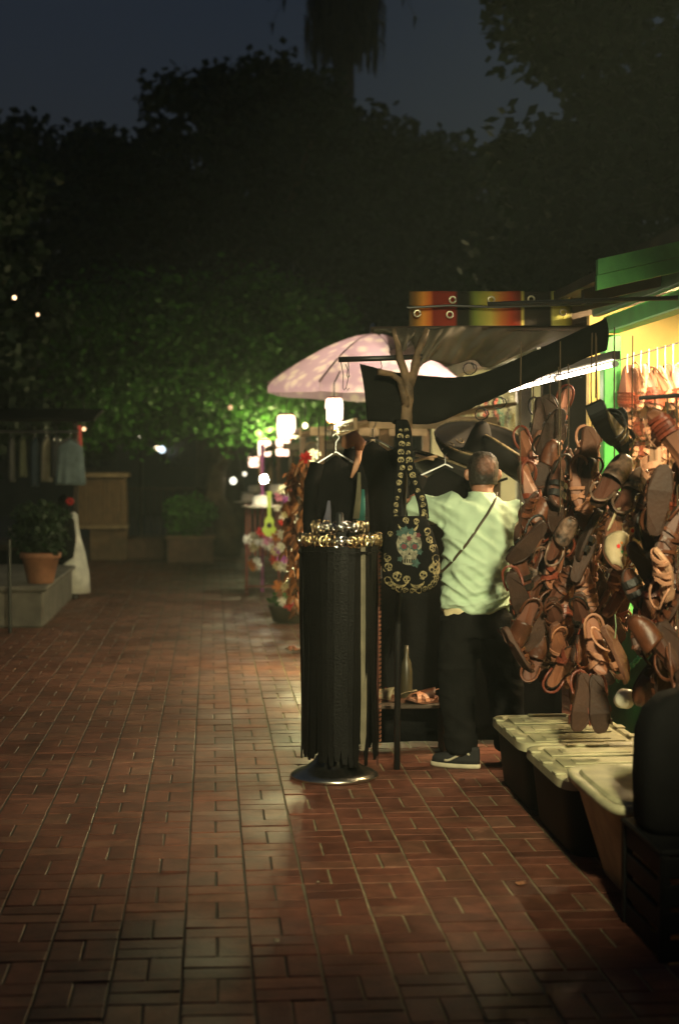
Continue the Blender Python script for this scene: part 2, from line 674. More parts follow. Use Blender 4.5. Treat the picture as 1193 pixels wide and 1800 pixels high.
green_f_lit = M('green_fascia_lit', (.14, .62, .15), .5, var=.3, scale=6, bump=.15)  # lighter copy of the shop's green; street light is put into the colour
eave(.0, .0, 7.6, 7.64, .075, 1.6, green_f_lit, 'fascia_board')
eave(.0, -.072, 7.615, 7.65, .07, 1.6, green_f_lit, 'fascia_board')
eave(.02, -.02, 7.66, 12.0, .05, 2.7, wood_dark, 'roof')
for k in range(5):
    eave(.05, -.10, 8.1 + k * .85, 8.16 + k * .85, .075, 2.2, wood_dark, 'rafter')
# counter
ct = MB()
ct.bbox((2.52, 8.45, .79), (.56, 1.3, .05), .008)
cto = ct.build('counter_top', green_m, shop)
MB().bbox((2.53, 8.45, .38), (.5, 1.24, .76), .008).build('counter', green_dark, shop)

shop2 = thing('market_shop', (2.42, 13, 0), 'far shop with white post and bright interior hung with trinkets', 'shop')
MB().box((3.4, 16.55, 1.3), (2.2, .08, 2.6)).build('wall', M('cream_wall', (.70, .66, .42), .7, scale=3), shop2)
MB().box((4.55, 14.2, 1.3), (.1, 4.7, 2.6)).build('back_wall', M('cream_wall', (1, 1, 1)), shop2)
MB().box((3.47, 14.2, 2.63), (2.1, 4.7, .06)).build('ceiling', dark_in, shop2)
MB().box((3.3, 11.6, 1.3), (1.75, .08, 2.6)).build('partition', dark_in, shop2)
MB().bbox((2.37, 12.0, 1.25), (.11, .09, 2.5), .008).build('post', M('white_paint', (.75, .72, .62), .5), shop2)
MB().bbox((2.40, 14.2, 2.53), (.10, 4.6, .12), .008).build('lintel', M('white_paint', (1, 1, 1)), shop2)
MB().box((3.0, 14.2, 2.72), (3.0, 5.0, .06), (0, -.12, 0)).build('roof', wood_dark, shop2)
# row behind both shops
building((9.0, 6.5, 0), (8.6, 30, 3.6), 'dark walled market hall rising behind the shops on the right', 4)


def fluoro(p0, p1, label, strength, col=(1.0, .80, .66)):
    p0, p1 = Vector(p0), Vector(p1)
    t = thing('fluorescent_lamp', (p0 + p1) / 2, label, 'lamp', 'fluorescent tube lamps')
    d = (p1 - p0).normalized()
    MB().tube([p0, p0.lerp(p1, .5), p1], .011, 12).build('tube', EM('tube_glow_%d' % int(strength), col, strength), t, True)
    e = MB()
    for q, s in ((p0, -1), (p1, 1)):
        e.tube([q, q + d * s * .03], .016, 10)
    e.build('end_cap', steel, t)
    side = d.cross(Vector((0, 0, 1))).normalized()
    h = MB()
    up = Vector((0, 0, 1))
    rings = []
    for q in (p0 - d * .04, p1 + d * .04):
        rings.append([q + up * .022 - side * .02, q + up * .022 + side * .02, q + up * .03 + side * .022, q + up * .065 + side * .02, q + up * .065 - side * .02, q + up * .03 - side * .022])
    h.loft(rings)
    h.build('housing', black_m, t)
    return t


fluoro((2.06, 8.05, 2.13), (2.06, 9.35, 2.13), 'glowing pink-white tube lamp under the eave, nearer one', 34)
fluoro((2.06, 9.45, 2.13), (2.06, 10.9, 2.13), 'glowing pink-white tube lamp under the eave, farther one', 34)
fluoro((2.95, 7.9, 2.62), (2.95, 9.3, 2.62), 'tube lamp on the ceiling of the yellow sandal shop', 1500, (1, .74, .40))
fluoro((3.2, 13.2, 2.5), (3.2, 15.6, 2.5), 'tube lamp inside the far bright shop', 420, (1, .85, .5))

# ------------------------------------------------------------------ street lamp beside the photographer (outside the picture)
LP = Vector((1.05, 1.1, 3.3))
LT = Vector((.68, 8.0, .6))
ld = (LT - LP).normalized()
pl = thing('street_lamp', (1.25, 1.0, 0), 'black street lamp post with a shaded lamp aimed at the belt stand', 'lamp')
ls = ld.cross(Vector((0, 0, 1))).normalized()
lu = ls.cross(ld)


def cone(prof, name, mat):
    MB().loft([[LP + ld * t + (ls * math.cos(2 * PI * k / 24) + lu * math.sin(2 * PI * k / 24)) * r_ for k in range(24)] for t, r_ in prof]).build(name, mat, pl, True)


cone([(-.16, .02), (-.14, .04), (-.05, .05), (.06, .09), (.065, .092), (.06, .085), (-.04, .045)], 'shade', black_m)
cone([(-.03, .03), (-.02, .038), (-.015, .02)], 'bulb', EM('spot_bulb', (1, .85, .5), 6))
MB().tube([LP - ld * .12, LP - ld * .1 + Vector((.05, 0, .1)), (1.25, 1.0, 3.42)], .014, 8).build('bracket', black_m, pl)
MB().lathe([(.09, 0), (.09, .04), (.05, .1), (.035, .2), (.03, 3.4), (.045, 3.43), (.01, 3.5)], 16, (1.25, 1.0, 0)).build('post', black_m, pl, True)
sd = bpy.data.lights.new('spotlight', 'SPOT')
sd.energy = 2700
sd.color = (1.0, .90, .52)
sd.spot_size = R(40)
sd.spot_blend = 1.0
sd.shadow_soft_size = .14
so = bpy.data.objects.new('spotlight', sd)
COL.objects.link(so)
so.location = LP + ld * .07
so.rotation_euler = ld.to_track_quat('-Z', 'Y').to_euler()

# ------------------------------------------------------------------ centre stalls with lanterns
def puesto(y0, y1, x0, x1, zr, label, skirt):
    t = thing('market_stall', (x0, (y0 + y1) / 2, 0), label, 'stall', 'wooden stalls along the lane')
    for x in (x0 + .12, x1):
        for y in (y0 + .1, y1 - .1):
            MB().bbox((x, y, zr / 2), (.07, .07, zr), .006).build('post', wood_mid, t)
    n = int((y1 - y0) / .22)
    for i in range(n):
        yy = y0 + (i + .5) * (y1 - y0) / n
        MB().bbox(((x0 + x1) / 2, yy, zr + .06 + rng.uniform(-.008, .008)), (x1 - x0 + .3, .2, .025), .005, (0, R(-7), 0)).build('roof_board', wood_mid, t)
    MB().bbox((x0 - .10, (y0 + y1) / 2, zr - .02), (.03, y1 - y0, .09), .005).build('fascia_board', wood_pale, t)
    MB().bbox(((x0 + x1) / 2, y0 + .02, zr - .01), (x1 - x0, .03, .09), .005).build('fascia_board', wood_pale, t)
    MB().bbox(((x0 + x1) / 2 + .12, (y0 + y1) / 2, .78), (x1 - x0 - .1, y1 - y0 - .3, .04), .008).build('counter_top', wood_mid, t)
    MB().bbox(((x0 + x1) / 2 + .14, (y0 + y1) / 2, .38), (x1 - x0 - .2, y1 - y0 - .4, .76), .008).build('counter', skirt, t)
    return t


puesto(11.6, 14.2, 1.15, 2.1, 1.93, 'wooden stall with board roof under the lilac umbrella', wood_dark)
puesto(16.2, 19.6, 1.0, 2.2, 1.96, 'wooden stall hung with garlands behind the umbrella stall', wood_dark)
puesto(21.2, 25.5, .95, 2.2, 1.86, 'third wooden stall down the lane, beyond the white hat', wood_dark)
puesto(27.5, 33, .9, 2.2, 1.8, 'farthest wooden stall down the lane at its dark end', wood_dark)

lamp_paper = EM('lantern_glow', (1.0, .64, .46), 4.0)


def lantern(px, py, Y, r, h, label, watt, above=False):
    p = P(px, py, Y)
    t = thing('paper_lantern', p, label, 'lantern', 'lit paper lanterns on the stalls')
    prof = [(r * .72, -h / 2), (r * .96, -h * .42), (r, -h * .2), (r * 1.02, 0), (r, h * .2), (r * .96, h * .42), (r * .72, h / 2)]
    MB().lathe(prof, 20, p).build('shade', lamp_paper, t, True)
    for s in (-1, 1):
        MB().lathe([(r * .7, s * h / 2 - .006), (r * .76, s * h / 2 - .004), (r * .76, s * h / 2 + .008), (r * .7, s * h / 2 + .01)], 20, p, ring=True).build('rim', M('lantern_rim', (.5, .05, .03), .5), t)
    ld_ = bpy.data.lights.new('lantern_bulb', 'POINT')
    ld_.energy = watt
    ld_.color = (1.0, .86, .42)
    ld_.shadow_soft_size = r * .45
    lo_ = bpy.data.objects.new('lantern_bulb', ld_)
    COL.objects.link(lo_)
    lo_.parent = t
    lo_.location = (0, 0, h / 2 + r * .5) if above else (0, 0, -h / 2 - r * .3)
    MB().tube([p + Vector((0, 0, h / 2)), p + Vector((0, 0, h / 2 + .12)), p + Vector((.05, 0, h / 2 + .22))], .006, 6).build('cord', black_m, t)
    return t


lantern(587, 720, 13.0, .072, .19, 'lit paper lantern hanging just below the lilac umbrella rim', 65)
lantern(503, 750, 17.0, .098, .25, 'largest lit paper lantern left of the board roof', 35)
lantern(497, 786, 21.5, .095, .24, 'lit paper lantern directly below the largest one', 110, True)
lantern(465, 788, 25.0, .100, .25, 'lit paper lantern fourth from the umbrella, beside two others', 110, True)
lantern(446, 810, 32.5, .100, .25, 'smallest and farthest lit paper lantern in the row', 12)

# ------------------------------------------------------------------ umbrella
uc = P(655, 690, 14.0)
um = thing('market_umbrella', (uc.x, 14.0, 0), 'large lilac flowered umbrella glowing above the lantern stall', 'umbrella')


def umb_mat():
    m = M('umbrella_cloth', (.66, .50, .58), .8, var=.1, scale=3, translucent=.65)
    t = m.node_tree
    vo = t.nodes.new('ShaderNodeTexVoronoi')
    vo.inputs['Scale'].default_value = 9
    tc = t.nodes.new('ShaderNodeTexCoord')
    t.links.new(tc.outputs['Object'], vo.inputs['Vector'])
    cr = t.nodes.new('ShaderNodeValToRGB')
    cr.color_ramp.elements[0].position = .25
    cr.color_ramp.elements[0].color = (.88, .80, .72, 1)
    cr.color_ramp.elements[1].position = .55
    cr.color_ramp.elements[1].color = (.60, .46, .54, 1)
    t.links.new(vo.outputs['Distance'], cr.inputs[0])
    for n in t.nodes:
        if n.type == 'BSDF_PRINCIPLED':
            t.links.new(cr.outputs[0], n.inputs['Base Color'])
        if n.type == 'BSDF_TRANSLUCENT':
            t.links.new(cr.outputs[0], n.inputs['Color'])
    return m


UM = umb_mat()
URAD, UTOP, URIM = .95, 2.76, 2.28
tilt = Matrix.Rotation(R(2), 3, 'Y')
uo = Vector((uc.x, 14.0, URIM))
for k in range(8):
    a0, a1 = 2 * PI * k / 8 + .2, 2 * PI * (k + 1) / 8 + .2

    def fn(u, v, a0=a0, a1=a1):
        v = v * 1.12
        e0 = Vector((math.cos(a0), math.sin(a0), 0))
        e1 = Vector((math.cos(a1), math.sin(a1), 0))
        vv = min(v, 1.0)
        d = e0.lerp(e1, u) * URAD * (.03 + .97 * vv)
        z = (UTOP - URIM) * (1 - vv ** 1.55) - .008 * math.sin(PI * u) * vv
        if v > 1:
            z -= (v - 1) * .62 * (1 + .05 * math.sin(u * 9))
        return uo + tilt @ (d + Vector((0, 0, z)))
    MB().grid(fn, 10, 14).build('panel', UM, um, True)
    rb_ = [uo + tilt @ (Vector((math.cos(a0), math.sin(a0), 0)) * URAD * q + Vector((0, 0, (UTOP - URIM) * (1 - q ** 1.55) + .003))) for q in (.03, .15, .3, .45, .6, .75, .9, 1.0)]
    MB().tube(rb_, .009, 6).build('rib', M('umbrella_seam', (.30, .22, .24), .8), um, True)
MB().tube([(uc.x, 14, 0), (uc.x, 14, 1.5), (uc.x, 14, 2.82)], .02, 10).build('pole', M('pole_pink', (.75, .62, .55), .4), um)
MB().lathe([(.005, 2.86), (.02, 2.84), (.03, 2.78), (.02, 2.76)], 12, (uc.x, 14, 0)).build('finial', steel, um)

# ------------------------------------------------------------------ left side of the lane
lw = thing('planter_wall', (-2.6, 15.9, 0), 'low concrete planter wall at the left edge of the lane', 'wall')
MB().bbox((-3.1, 17.6, .18), (2.9, 3.5, .36), .02).build('wall', concrete, lw)
MB().bbox((-3.1, 17.6, .385), (2.98, 3.58, .05), .015).build('coping', concrete, lw)
pot_p = P(72, 1035, 16.3)
pot = thing('plant_pot', (pot_p.x, 16.3, .41), 'terracotta pot with dark shrub on the planter wall', 'pot plant')
MB().lathe([(.12, .41), (.13, .42), (.185, .66), (.205, .665), (.21, .72), (.185, .725), (.17, .68)], 28, (pot_p.x, 16.3, 0)).build('pot', terracotta, pot, True)
foliage(MB(), (pot_p.x, 16.3, .95), (.24, .24, .26), 40, 60, .07, 77, (.08, .14), .2).build('foliage', leaf_dark, pot)
MB().tube([(pot_p.x, 16.3, .66), (pot_p.x + .02, 16.3, .9), (pot_p.x, 16.3, 1.05)], .012, 6).build('stem', bark_m, pot)
bp = P(18, 1100, 15.4)
o = MB().tube([(bp.x, 15.4, 0), (bp.x, 15.4, .6), (bp.x, 15.4, .9)], .018, 8).build('bollard_post', black_m, origin=(bp.x, 15.4, 0))
tag(o, 'thin black post in front of the planter wall', 'post')

# dressed display form
df = P(120, 1050, 19.3)
d_ = thing('dress_form', (df.x, 19.3, 0), 'small display form in black shawl and white skirt with a red flower', 'display form')
dx = df.x
MB().lathe([(.02, .06), (.20, .07), (.185, .3), (.14, .55), (.09, .72), (.06, .86), (.05, 1.0), (.02, 1.04)], 24, (dx + .07, 19.3, 0)).build('skirt', M('white_cotton', (.72, .70, .60), .85, bump=.3, bscale=20), d_, True)
MB().lathe([(.07, .42), (.155, .5), (.15, .75), (.12, .95), (.05, 1.02), (.045, 1.06), (.075, 1.12), (.075, 1.19), (.03, 1.25), (.005, 1.255)], 20, (dx - .04, 19.25, 0)).build('shawl', black_cloth, d_, True)
fl = MB()
for k in range(9):
    aa = k * 2 * PI / 9
    fl.lathe([(.003, -.02), (.025, 0), (.003, .02)], 6, (dx + .04 + .03 * math.cos(aa), 19.16, 1.17 + .03 * math.sin(aa)))
fl.build('flower', M('red_paper', (.6, .03, .03), .7), d_)
MB().bbox((dx, 19.3, .05), (.26, .26, .03), .008).build('base', wood_dark, d_)
for sx in (-.1, .1):
    for sy in (-.1, .1):
        MB().lathe([(.004, 0), (.02, .005), (.025, .02), (.02, .035), (.004, .04)], 10, (dx + sx, 19.3 + sy, 0)).build('caster', steel, d_)

# kiosk cabinet
kz = thing('wooden_kiosk', (-1.85, 27, 0), 'closed wooden kiosk with overhanging slatted top beside the lane', 'kiosk')
MB().bbox((-1.72, 27.2, .5), (.62, .6, 1.0), .01).build('base_cabinet', wood_mid, kz)
MB().bbox((-1.86, 27.1, .56), (.95, .75, .05), .008).build('ledge', wood_pale, kz)
for i in range(11):
    MB().bbox((-2.24 + i * .078, 26.9, .98), (.07, .03, .80), .006).build('slat', wood_mid, kz)
MB().bbox((-1.85, 27.25, .98), (.84, .6, .8), .01).build('upper_cabinet', wood_mid, kz)
MB().bbox((-1.85, 27.1, 1.43), (.96, .8, .08), .01).build('top_board', wood_pale, kz)

# garments
def garment(name, p, w_, h_, mat, label, cat='garment', group=None, sleeves=False, depth=.09, rotz=0, hanger=True, seed=0, flare=1.15):
    t = thing(name, p, label, cat, group, local=True)
    t.rotation_euler = (0, 0, rotz)
    r = random.Random(seed)
    ph = r.uniform(0, 6)
    rings = []
    N = 40
    for i in range(15):
        v = i / 14
        wv = w_ / 2 * (.32 + .68 * min(1, v * 7) ** .6) * (1 + (flare - 1) * v)
        dv = depth / 2 * (.5 + .6 * min(1, v * 5))
        ring = []
        for k in range(N):
            a_ = 2 * PI * k / N
            fold = 1 + (.18 * math.sin(a_ * 7 + ph) + .12 * math.sin(a_ * 11 + ph * 2 + v)) * v
            ring.append(Vector((wv * math.cos(a_), dv * math.sin(a_) * fold, -v * h_ - .03 * (1 - v) * abs(math.cos(a_)) + .012 * math.sin(a_ * 5 + ph) * v)))
        rings.append(ring)
    MB().loft(rings).build('body', mat, t, True)
    if sleeves:
        for s in (-1, 1):
            pth = [Vector((s * w_ * .40, 0, -.05)), Vector((s * w_ * .52, -.01, -.16)), Vector((s * w_ * .58, -.03, -.36)), Vector((s * w_ * .57, -.05, -.58))]
            MB().tube(pth, [.07, .075, .065, .055], 12, .6).build('sleeve', mat, t, True)
    if hanger:
        hm = MB()
        hm.tube([(-w_ * .4, 0, -.045), (0, 0, .02), (w_ * .4, 0, -.045)], .006, 6)
        hm.tube([(0, 0, .02), (0, 0, .07), (.02, 0, .1), (.0, 0, .125), (-.02, 0, .105)], .003, 6)
        hm.build('hanger', steel, t)
    return t


denim = M('pale_denim', (.17, .23, .23), .85, var=.3, bump=.3)
gcol = [M('cloth_grey', (.10, .10, .09), .9), M('cloth_cream', (.32, .29, .2), .9), M('cloth_navy', (.03, .05, .07), .9), M('cloth_olive', (.12, .13, .08), .9)]
rail = thing('clothes_stall', (-2.6, 20.2, 0), 'clothes stall with rail and dark canopy at the left', 'stall')
MB().tube([(-4.6, 20.2, 2.02), (-1.65, 20.2, 2.02)], .016, 8).build('rail', steel, rail)
for x in (-4.5, -1.7):
    MB().bbox((x, 20.3, 1.1), (.06, .06, 2.2), .005).build('post', wood_dark, rail)
MB().box((-3.1, 20.9, 2.25), (3.3, 1.8, .04), (R(6), 0, 0)).build('canopy', tarp_m, rail)
MB().bbox((-3.3, 20.9, .55), (2.6, .8, .06), .01).build('table_top', wood_dark, rail)
MB().bbox((-3.3, 20.9, .26), (2.5, .7, .52), .01).build('table_skirt', black_cloth, rail)
q = P(124, 772, 19.9)
garment('hanging_shirt', (q.x, 19.9, q.z), .30, .56, denim, 'pale blue denim shirt at the near end of the clothes rail', 'shirt', 'clothes on the rail', seed=3, flare=1.25)
for i, px in enumerate((100, 82, 62, 40, 20)):
    q = P(px, 790, 20.2)
    garment('hanging_shirt', (q.x, 20.2, 1.96), .2, .5 + .06 * (i % 3), gcol[i % 4],
            'dim %s garment on the clothes rail, number %s from the denim shirt' % (('grey', 'cream', 'navy', 'olive')[i % 4], ('one', 'two', 'three', 'four', 'five')[i]), 'garment', 'clothes on the rail', rotz=R(60 + 9 * i), seed=i)
rs = MB().tube([P(136, 748, 21), P(137, 790, 21)], [.05, .06], 8).build('red_scarf', M('red_paper', (1, 1, 1)), origin=P(137, 790, 21))
tag(rs, 'short red scarf hanging above the denim shirt', 'scarf')

# ------------------------------------------------------------------ paper flowers
def flower_mesh(name, mat):
    m = MB()
    r = random.Random(name)
    for n, rad, z, tl in ((9, 1.0, 0, .25), (8, .72, .22, .7), (6, .42, .42, 1.2), (4, .2, .55, 1.8)):
        for k in range(n):
            a_ = 2 * PI * k / n + r.uniform(-.2, .2)
            c, s = math.cos(a_), math.sin(a_)
            b_ = 1.3 * rad / n * 2.6
            t_ = Vector((-s, c, 0))
            d = Vector((c, s, tl)).normalized()
            p0 = Vector((0, 0, z * .6))
            p1 = p0 + d * rad * .6
            p2 = p0 + d * rad + Vector((0, 0, .12 * r.uniform(-1, 1)))
            m.add([p0, p1 - t_ * b_ * .5, p2 - t_ * b_ * .25, p2 + t_ * b_ * .25, p1 + t_ * b_ * .5], [(0, 1, 2, 3, 4)])
    return m.mesh(name, mat)


FC = {'white': (.75, .72, .62), 'red': (.60, .03, .025), 'pink': (.62, .22, .35), 'orange': (.62, .20, .04), 'purple': (.35, .08, .38), 'cream': (.65, .55, .30), 'green': (.1, .3, .1), 'brown': (.25, .1, .05)}
FM = {k: flower_mesh('paper_flower_' + k, M('paper_' + k, c, .8, rnd=.15)) for k, c in FC.items()}


def flower(px, py, Y, r, colr, label, group):
    p = P(px, py, Y)
    o = bpy.data.objects.new('paper_flower', FM[colr])
    COL.objects.link(o)
    o.location = p
    o.scale = (r, r, r)
    o.rotation_euler = (R(90 + rng.uniform(-35, 25)), rng.uniform(-.4, .4), rng.uniform(-.6, .6))
    return tag(o, label, 'flower', group)


# red leather strip rack with hat
rk = P(462, 1045, 19.7)
rx = rk.x
rack = thing('strip_rack', (rx, 19.7, 0), 'red wooden rack hung with red leather strips under the white hat', 'rack')
red_wood = M('red_wood', (.22, .045, .03), .5, bump=.2)
for sx in (-.2, .2):
    MB().bbox((rx + sx, 19.7, .56), (.035, .035, 1.12), .004).build('post', red_wood, rack)
for z in (1.1, .62, .1):
    MB().bbox((rx, 19.7, z), (.46, .03, .03), .004).build('rail', red_wood, rack)
for i in range(6):
    x = rx - .16 + i * .064
    MB().bbox((x, 19.67, .78), (.03, .008, .6), .002).build('strip', red_wood, rack)
for sx in (-.2, .2):
    MB().bbox((rx + sx, 19.7, .02), (.05, .4, .04), .006).build('foot', red_wood, rack)
hp = P(461, 893, 19.5)
hat = thing('straw_hat', hp, 'white straw hat with narrow brim on top of the red rack', 'hat')
hatm = M('white_straw', (.80, .74, .60), .8, bump=.3)
MB().lathe([(.26, .03), (.25, .012), (.14, .0), (.13, .0), (.115, .13), (.09, .155), (.03, .15), (.002, .145)], 28, hp).build('crown', hatm, hat, True)
MB().lathe([(.128, .005), (.133, .005), (.128, .04), (.124, .04)], 28, hp, ring=True).build('band', M('hat_band', (.3, .22, .12), .6), hat)

# neon ukulele
up_ = P(473, 925, 18.2)
uk = thing('toy_guitar', up_, 'bright yellow-green toy guitar hanging beside the red rack', 'guitar')
neon = M('neon_green', (.62, .85, .12), .35, var=.05)
m = MB()
out = []
for k in range(28):
    a_ = 2 * PI * k / 28
    zz = math.sin(a_)
    wv = .085 if zz < 0 else .066
    out.append((wv * math.cos(a_) * (1 - .22 * math.exp(-((zz - .15) / .25) ** 2)), zz * .12))
m.loft([[Vector((up_.x + x, up_.y + dy, up_.z + z)) for x, z in out] for dy in (-.025, .025)])
m.build('body', neon, uk)
MB().bbox((up_.x, up_.y - .015, up_.z + .22), (.04, .025, .24), .004).build('neck', neon, uk)
MB().bbox((up_.x, up_.y - .012, up_.z + .365), (.055, .02, .07), .004).build('headstock', neon, uk)
MB().lathe([(.03, -.001), (.03, .001)], 16).build('sound_hole', black_m, None).matrix_world = Matrix.Identity(4)
sh = [o for o in COL.objects if o.name.startswith('sound_hole')][0]
sh.parent = uk
sh.location = (0, -.027, .01)
sh.rotation_euler = (R(90), 0, 0)

pp = P(461, 870, 20.1)
o = MB().tube([(pp.x, 20.1, 0), (pp.x, 20.1, 1.2), (pp.x, 20.1, 1.86)], .022, 8).build('stall_pole', M('pink_paint', (.6, .16, .42), .4), origin=(pp.x, 20.1, 0))
tag(o, 'slim pink pole above the white hat', 'pole')

# flower clusters on the rack and baskets
for px, py, c in ((436, 950, 'white'), (447, 943, 'white'), (460, 936, 'red'), (468, 935, 'pink'), (478, 938, 'white'), (455, 952, 'white'), (470, 950, 'pink'), (446, 960, 'cream'), (471, 958, 'white')):
    flower(px, py, 19.2, .075, c, '%s paper flower in the bunch on the red rack' % c, 'paper flowers on the red rack')
for px, py, c in ((443, 990, 'orange'), (451, 988, 'white'), (447, 997, 'orange'), (453, 996, 'white')):
    flower(px, py, 19.2, .065, c, '%s paper flower low on the red rack' % c, 'paper flowers low on the red rack')
for px, py, c in ((482, 984, 'red'), (484, 968, 'cream'), (494, 985, 'purple'), (486, 942, 'orange')):
    flower(px, py, 17.2, .065, c, '%s paper flower hanging between the rack and the garland' % c, 'hanging paper flowers')
bk = P(512, 1090, 16.2)
bask = thing('flower_basket', (bk.x, 16.2, 0), 'dark wicker basket full of paper flowers on the bricks', 'basket')
MB().lathe([(.15, 0), (.19, .02), (.23, .16), (.235, .18), (.21, .18), (.17, .05)], 24, (bk.x, 16.2, 0)).build('basket', wood_dark, bask, True)
foliage(MB(), (bk.x, 16.2, .27), (.18, .18, .1), 14, 40, .06, 9, (.05, .09), .1).build('foliage', leaf_m, bask)
for px, py, c in ((488, 1030, 'orange'), (500, 1032, 'cream'), (508, 1038, 'red'), (518, 1030, 'orange'), (497, 1056, 'white'), (508, 1062, 'red'), (519, 1058, 'pink'), (503, 1045, 'green'), (524, 1040, 'red'), (492, 1042, 'brown'), (515, 1068, 'red'), (526, 1064, 'white')):
    flower(px, py, 15.9, .065, c, '%s paper flower in the basket on the bricks' % c, 'paper flowers in the basket')

rfl = random.Random(23)
for k in range(26):
    c = rfl.choice(('red', 'orange', 'pink', 'cream', 'white', 'brown', 'purple'))
    flower(484 + rfl.uniform(0, 44), 850 + 150 * rfl.random(), 14.9 + rfl.random(), rfl.uniform(.035, .06), c, '%s paper flower in the crowded strings beside the garlands' % c, 'paper flowers strung beside the garlands')
for i, (px, py, Y, lab) in enumerate(((436, 884, 22.0, 'small straw hat left of and behind the white hat'), (486, 868, 20.5, 'straw hat hanging right of the white hat'), (447, 868, 23.0, 'dim straw hat above the white hat'))):
    q = P(px, py, Y)
    h2 = thing('straw_hat', q, lab, 'hat', 'straw hats on the far stalls')
    MB().lathe([(.20, .02), (.19, .01), (.11, .0), (.10, .0), (.09, .10), (.07, .12), (.02, .118), (.002, .115)], 24, q).build('crown', hatm, h2, True)
    MB().lathe([(.103, .005), (.106, .005), (.101, .03), (.098, .03)], 24, q, ring=True).build('band', M('hat_band', (1, 1, 1)), h2)

# dried garlands (ristras)
pod = MB().tube([(0, 0, 0), (.008, 0, -.03), (.004, 0, -.07), (-.004, 0, -.1)], [.010, .018, .014, .002], 6).mesh('pod', M('dried_pod', (.22, .085, .03), .5, rnd=.75, var=.4))
def ristra(px, py0, py1, Y, rad, label, n, seed):
    p0, p1 = P(px, py0, Y), P(px, py1, Y)
    t = thing('dried_garland', p0, label, 'garland', 'dried garlands on the stall')
    MB().tube([p0 + Vector((0, 0, .06)), p1], .008, 6).build('cord', cord_m, t)
    r = random.Random(seed)
    for i in range(n):
        z = (p1.z - p0.z) * i / n
        a_ = r.uniform(0, 2 * PI)
        rr = rad * (.55 + .45 * math.sin(i * .35 + seed)) * r.uniform(.4, 1)
        s = r.uniform(.6, 1.2)
        link_part('pod', pod, t, (rr * math.cos(a_), rr * math.sin(a_), z), (r.uniform(-.7, .7), r.uniform(-.7, .7), a_), (s, s, s))
    return t


ristra(536, 805, 1000, 11.4, .07, 'thick dried chilli garland hanging beside the black jackets', 120, 4)
ristra(515, 815, 985, 12.2, .075, 'second dried garland, left of the one beside the jackets', 110, 5)
ristra(521, 960, 1075, 12.0, .08, 'low dried garland above the flower basket', 60, 6)
flower(538, 805, 11.3, .05, 'red', 'dark red paper rose at the top of the garland', 'hanging paper flowers')
for px, py in ((556, 800), (545, 812), (497, 860), (548, 796)):
    flower(px, py, 13.5, .045, 'white', 'white paper flower among the garlands under the board roof', 'white paper flowers under the roof')

# potted palm-like plant and far person
fb = P(405, 955, 31.5)
pers_far = (fb.x, 31.5)

# planter with bush, railing, low wall, globe lamp
plb = P(335, 992, 26)
pln = thing('planter_box', (plb.x, 26, 0), 'dark planter box with green bush in the middle of the lane end', 'planter')
MB().bbox((plb.x, 26.2, .2), (.75, .6, .4), .02).build('box', M('brown_brick', (.16, .09, .06), .8, bump=.3), pln)
MB().bbox((plb.x, 26.2, .42), (.81, .66, .05), .01).build('rim', wood_mid, pln)
foliage(MB(), (plb.x - .02, 26.2, .78), (.34, .3, .34), 40, 70, .1, 21, (.1, .2), .2).build('foliage', leaf_m, pln)
MB().tube([(plb.x, 26.2, .4), (plb.x, 26.2, .8)], .02, 6).build('stem', bark_m, pln)
lw2 = MB().bbox((-1.35, 27.2, .18), (1.3, .4, .36), .02).build('low_wall', M('brown_brick', (1, 1, 1)), origin=(-1.35, 27.2, 0))
tag(lw2, 'low dark brick wall beside the planter box', 'wall')
rl = thing('iron_railing', (-.9, 30, 0), 'dim iron railing behind the planter box', 'railing')
for z in (.25, 1.15):
    MB().tube([(-1.9, 30, z), (.3, 30, z)], .018, 6).build('rail', M('brown_iron', (.09, .05, .035), .6), rl)
bar = MB().tube([(0, 0, .2), (0, 0, 1.2)], .01, 6).mesh('bar', M('brown_iron', (1, 1, 1)))
for i in range(19):
    link_part('bar', bar, rl, (-1.0 + i * .12, 0, 0))
gp = P(248, 757, 32)
gl = thing('globe_lamp', (gp.x, 32, 0), 'white globe street lamp glowing under the tree at the lane end', 'lamp')
MB().tube([(gp.x, 32, 0), (gp.x, 32, gp.z - .1)], [.05, .03], 8).build('post', black_m, gl)
MB().lathe([(.04, -.13), (.10, -.09), (.13, 0), (.10, .09), (.03, .13), (.002, .135)], 16, gp).build('globe', EM('globe_glow', (1, .9, .62), 4), gl, True)
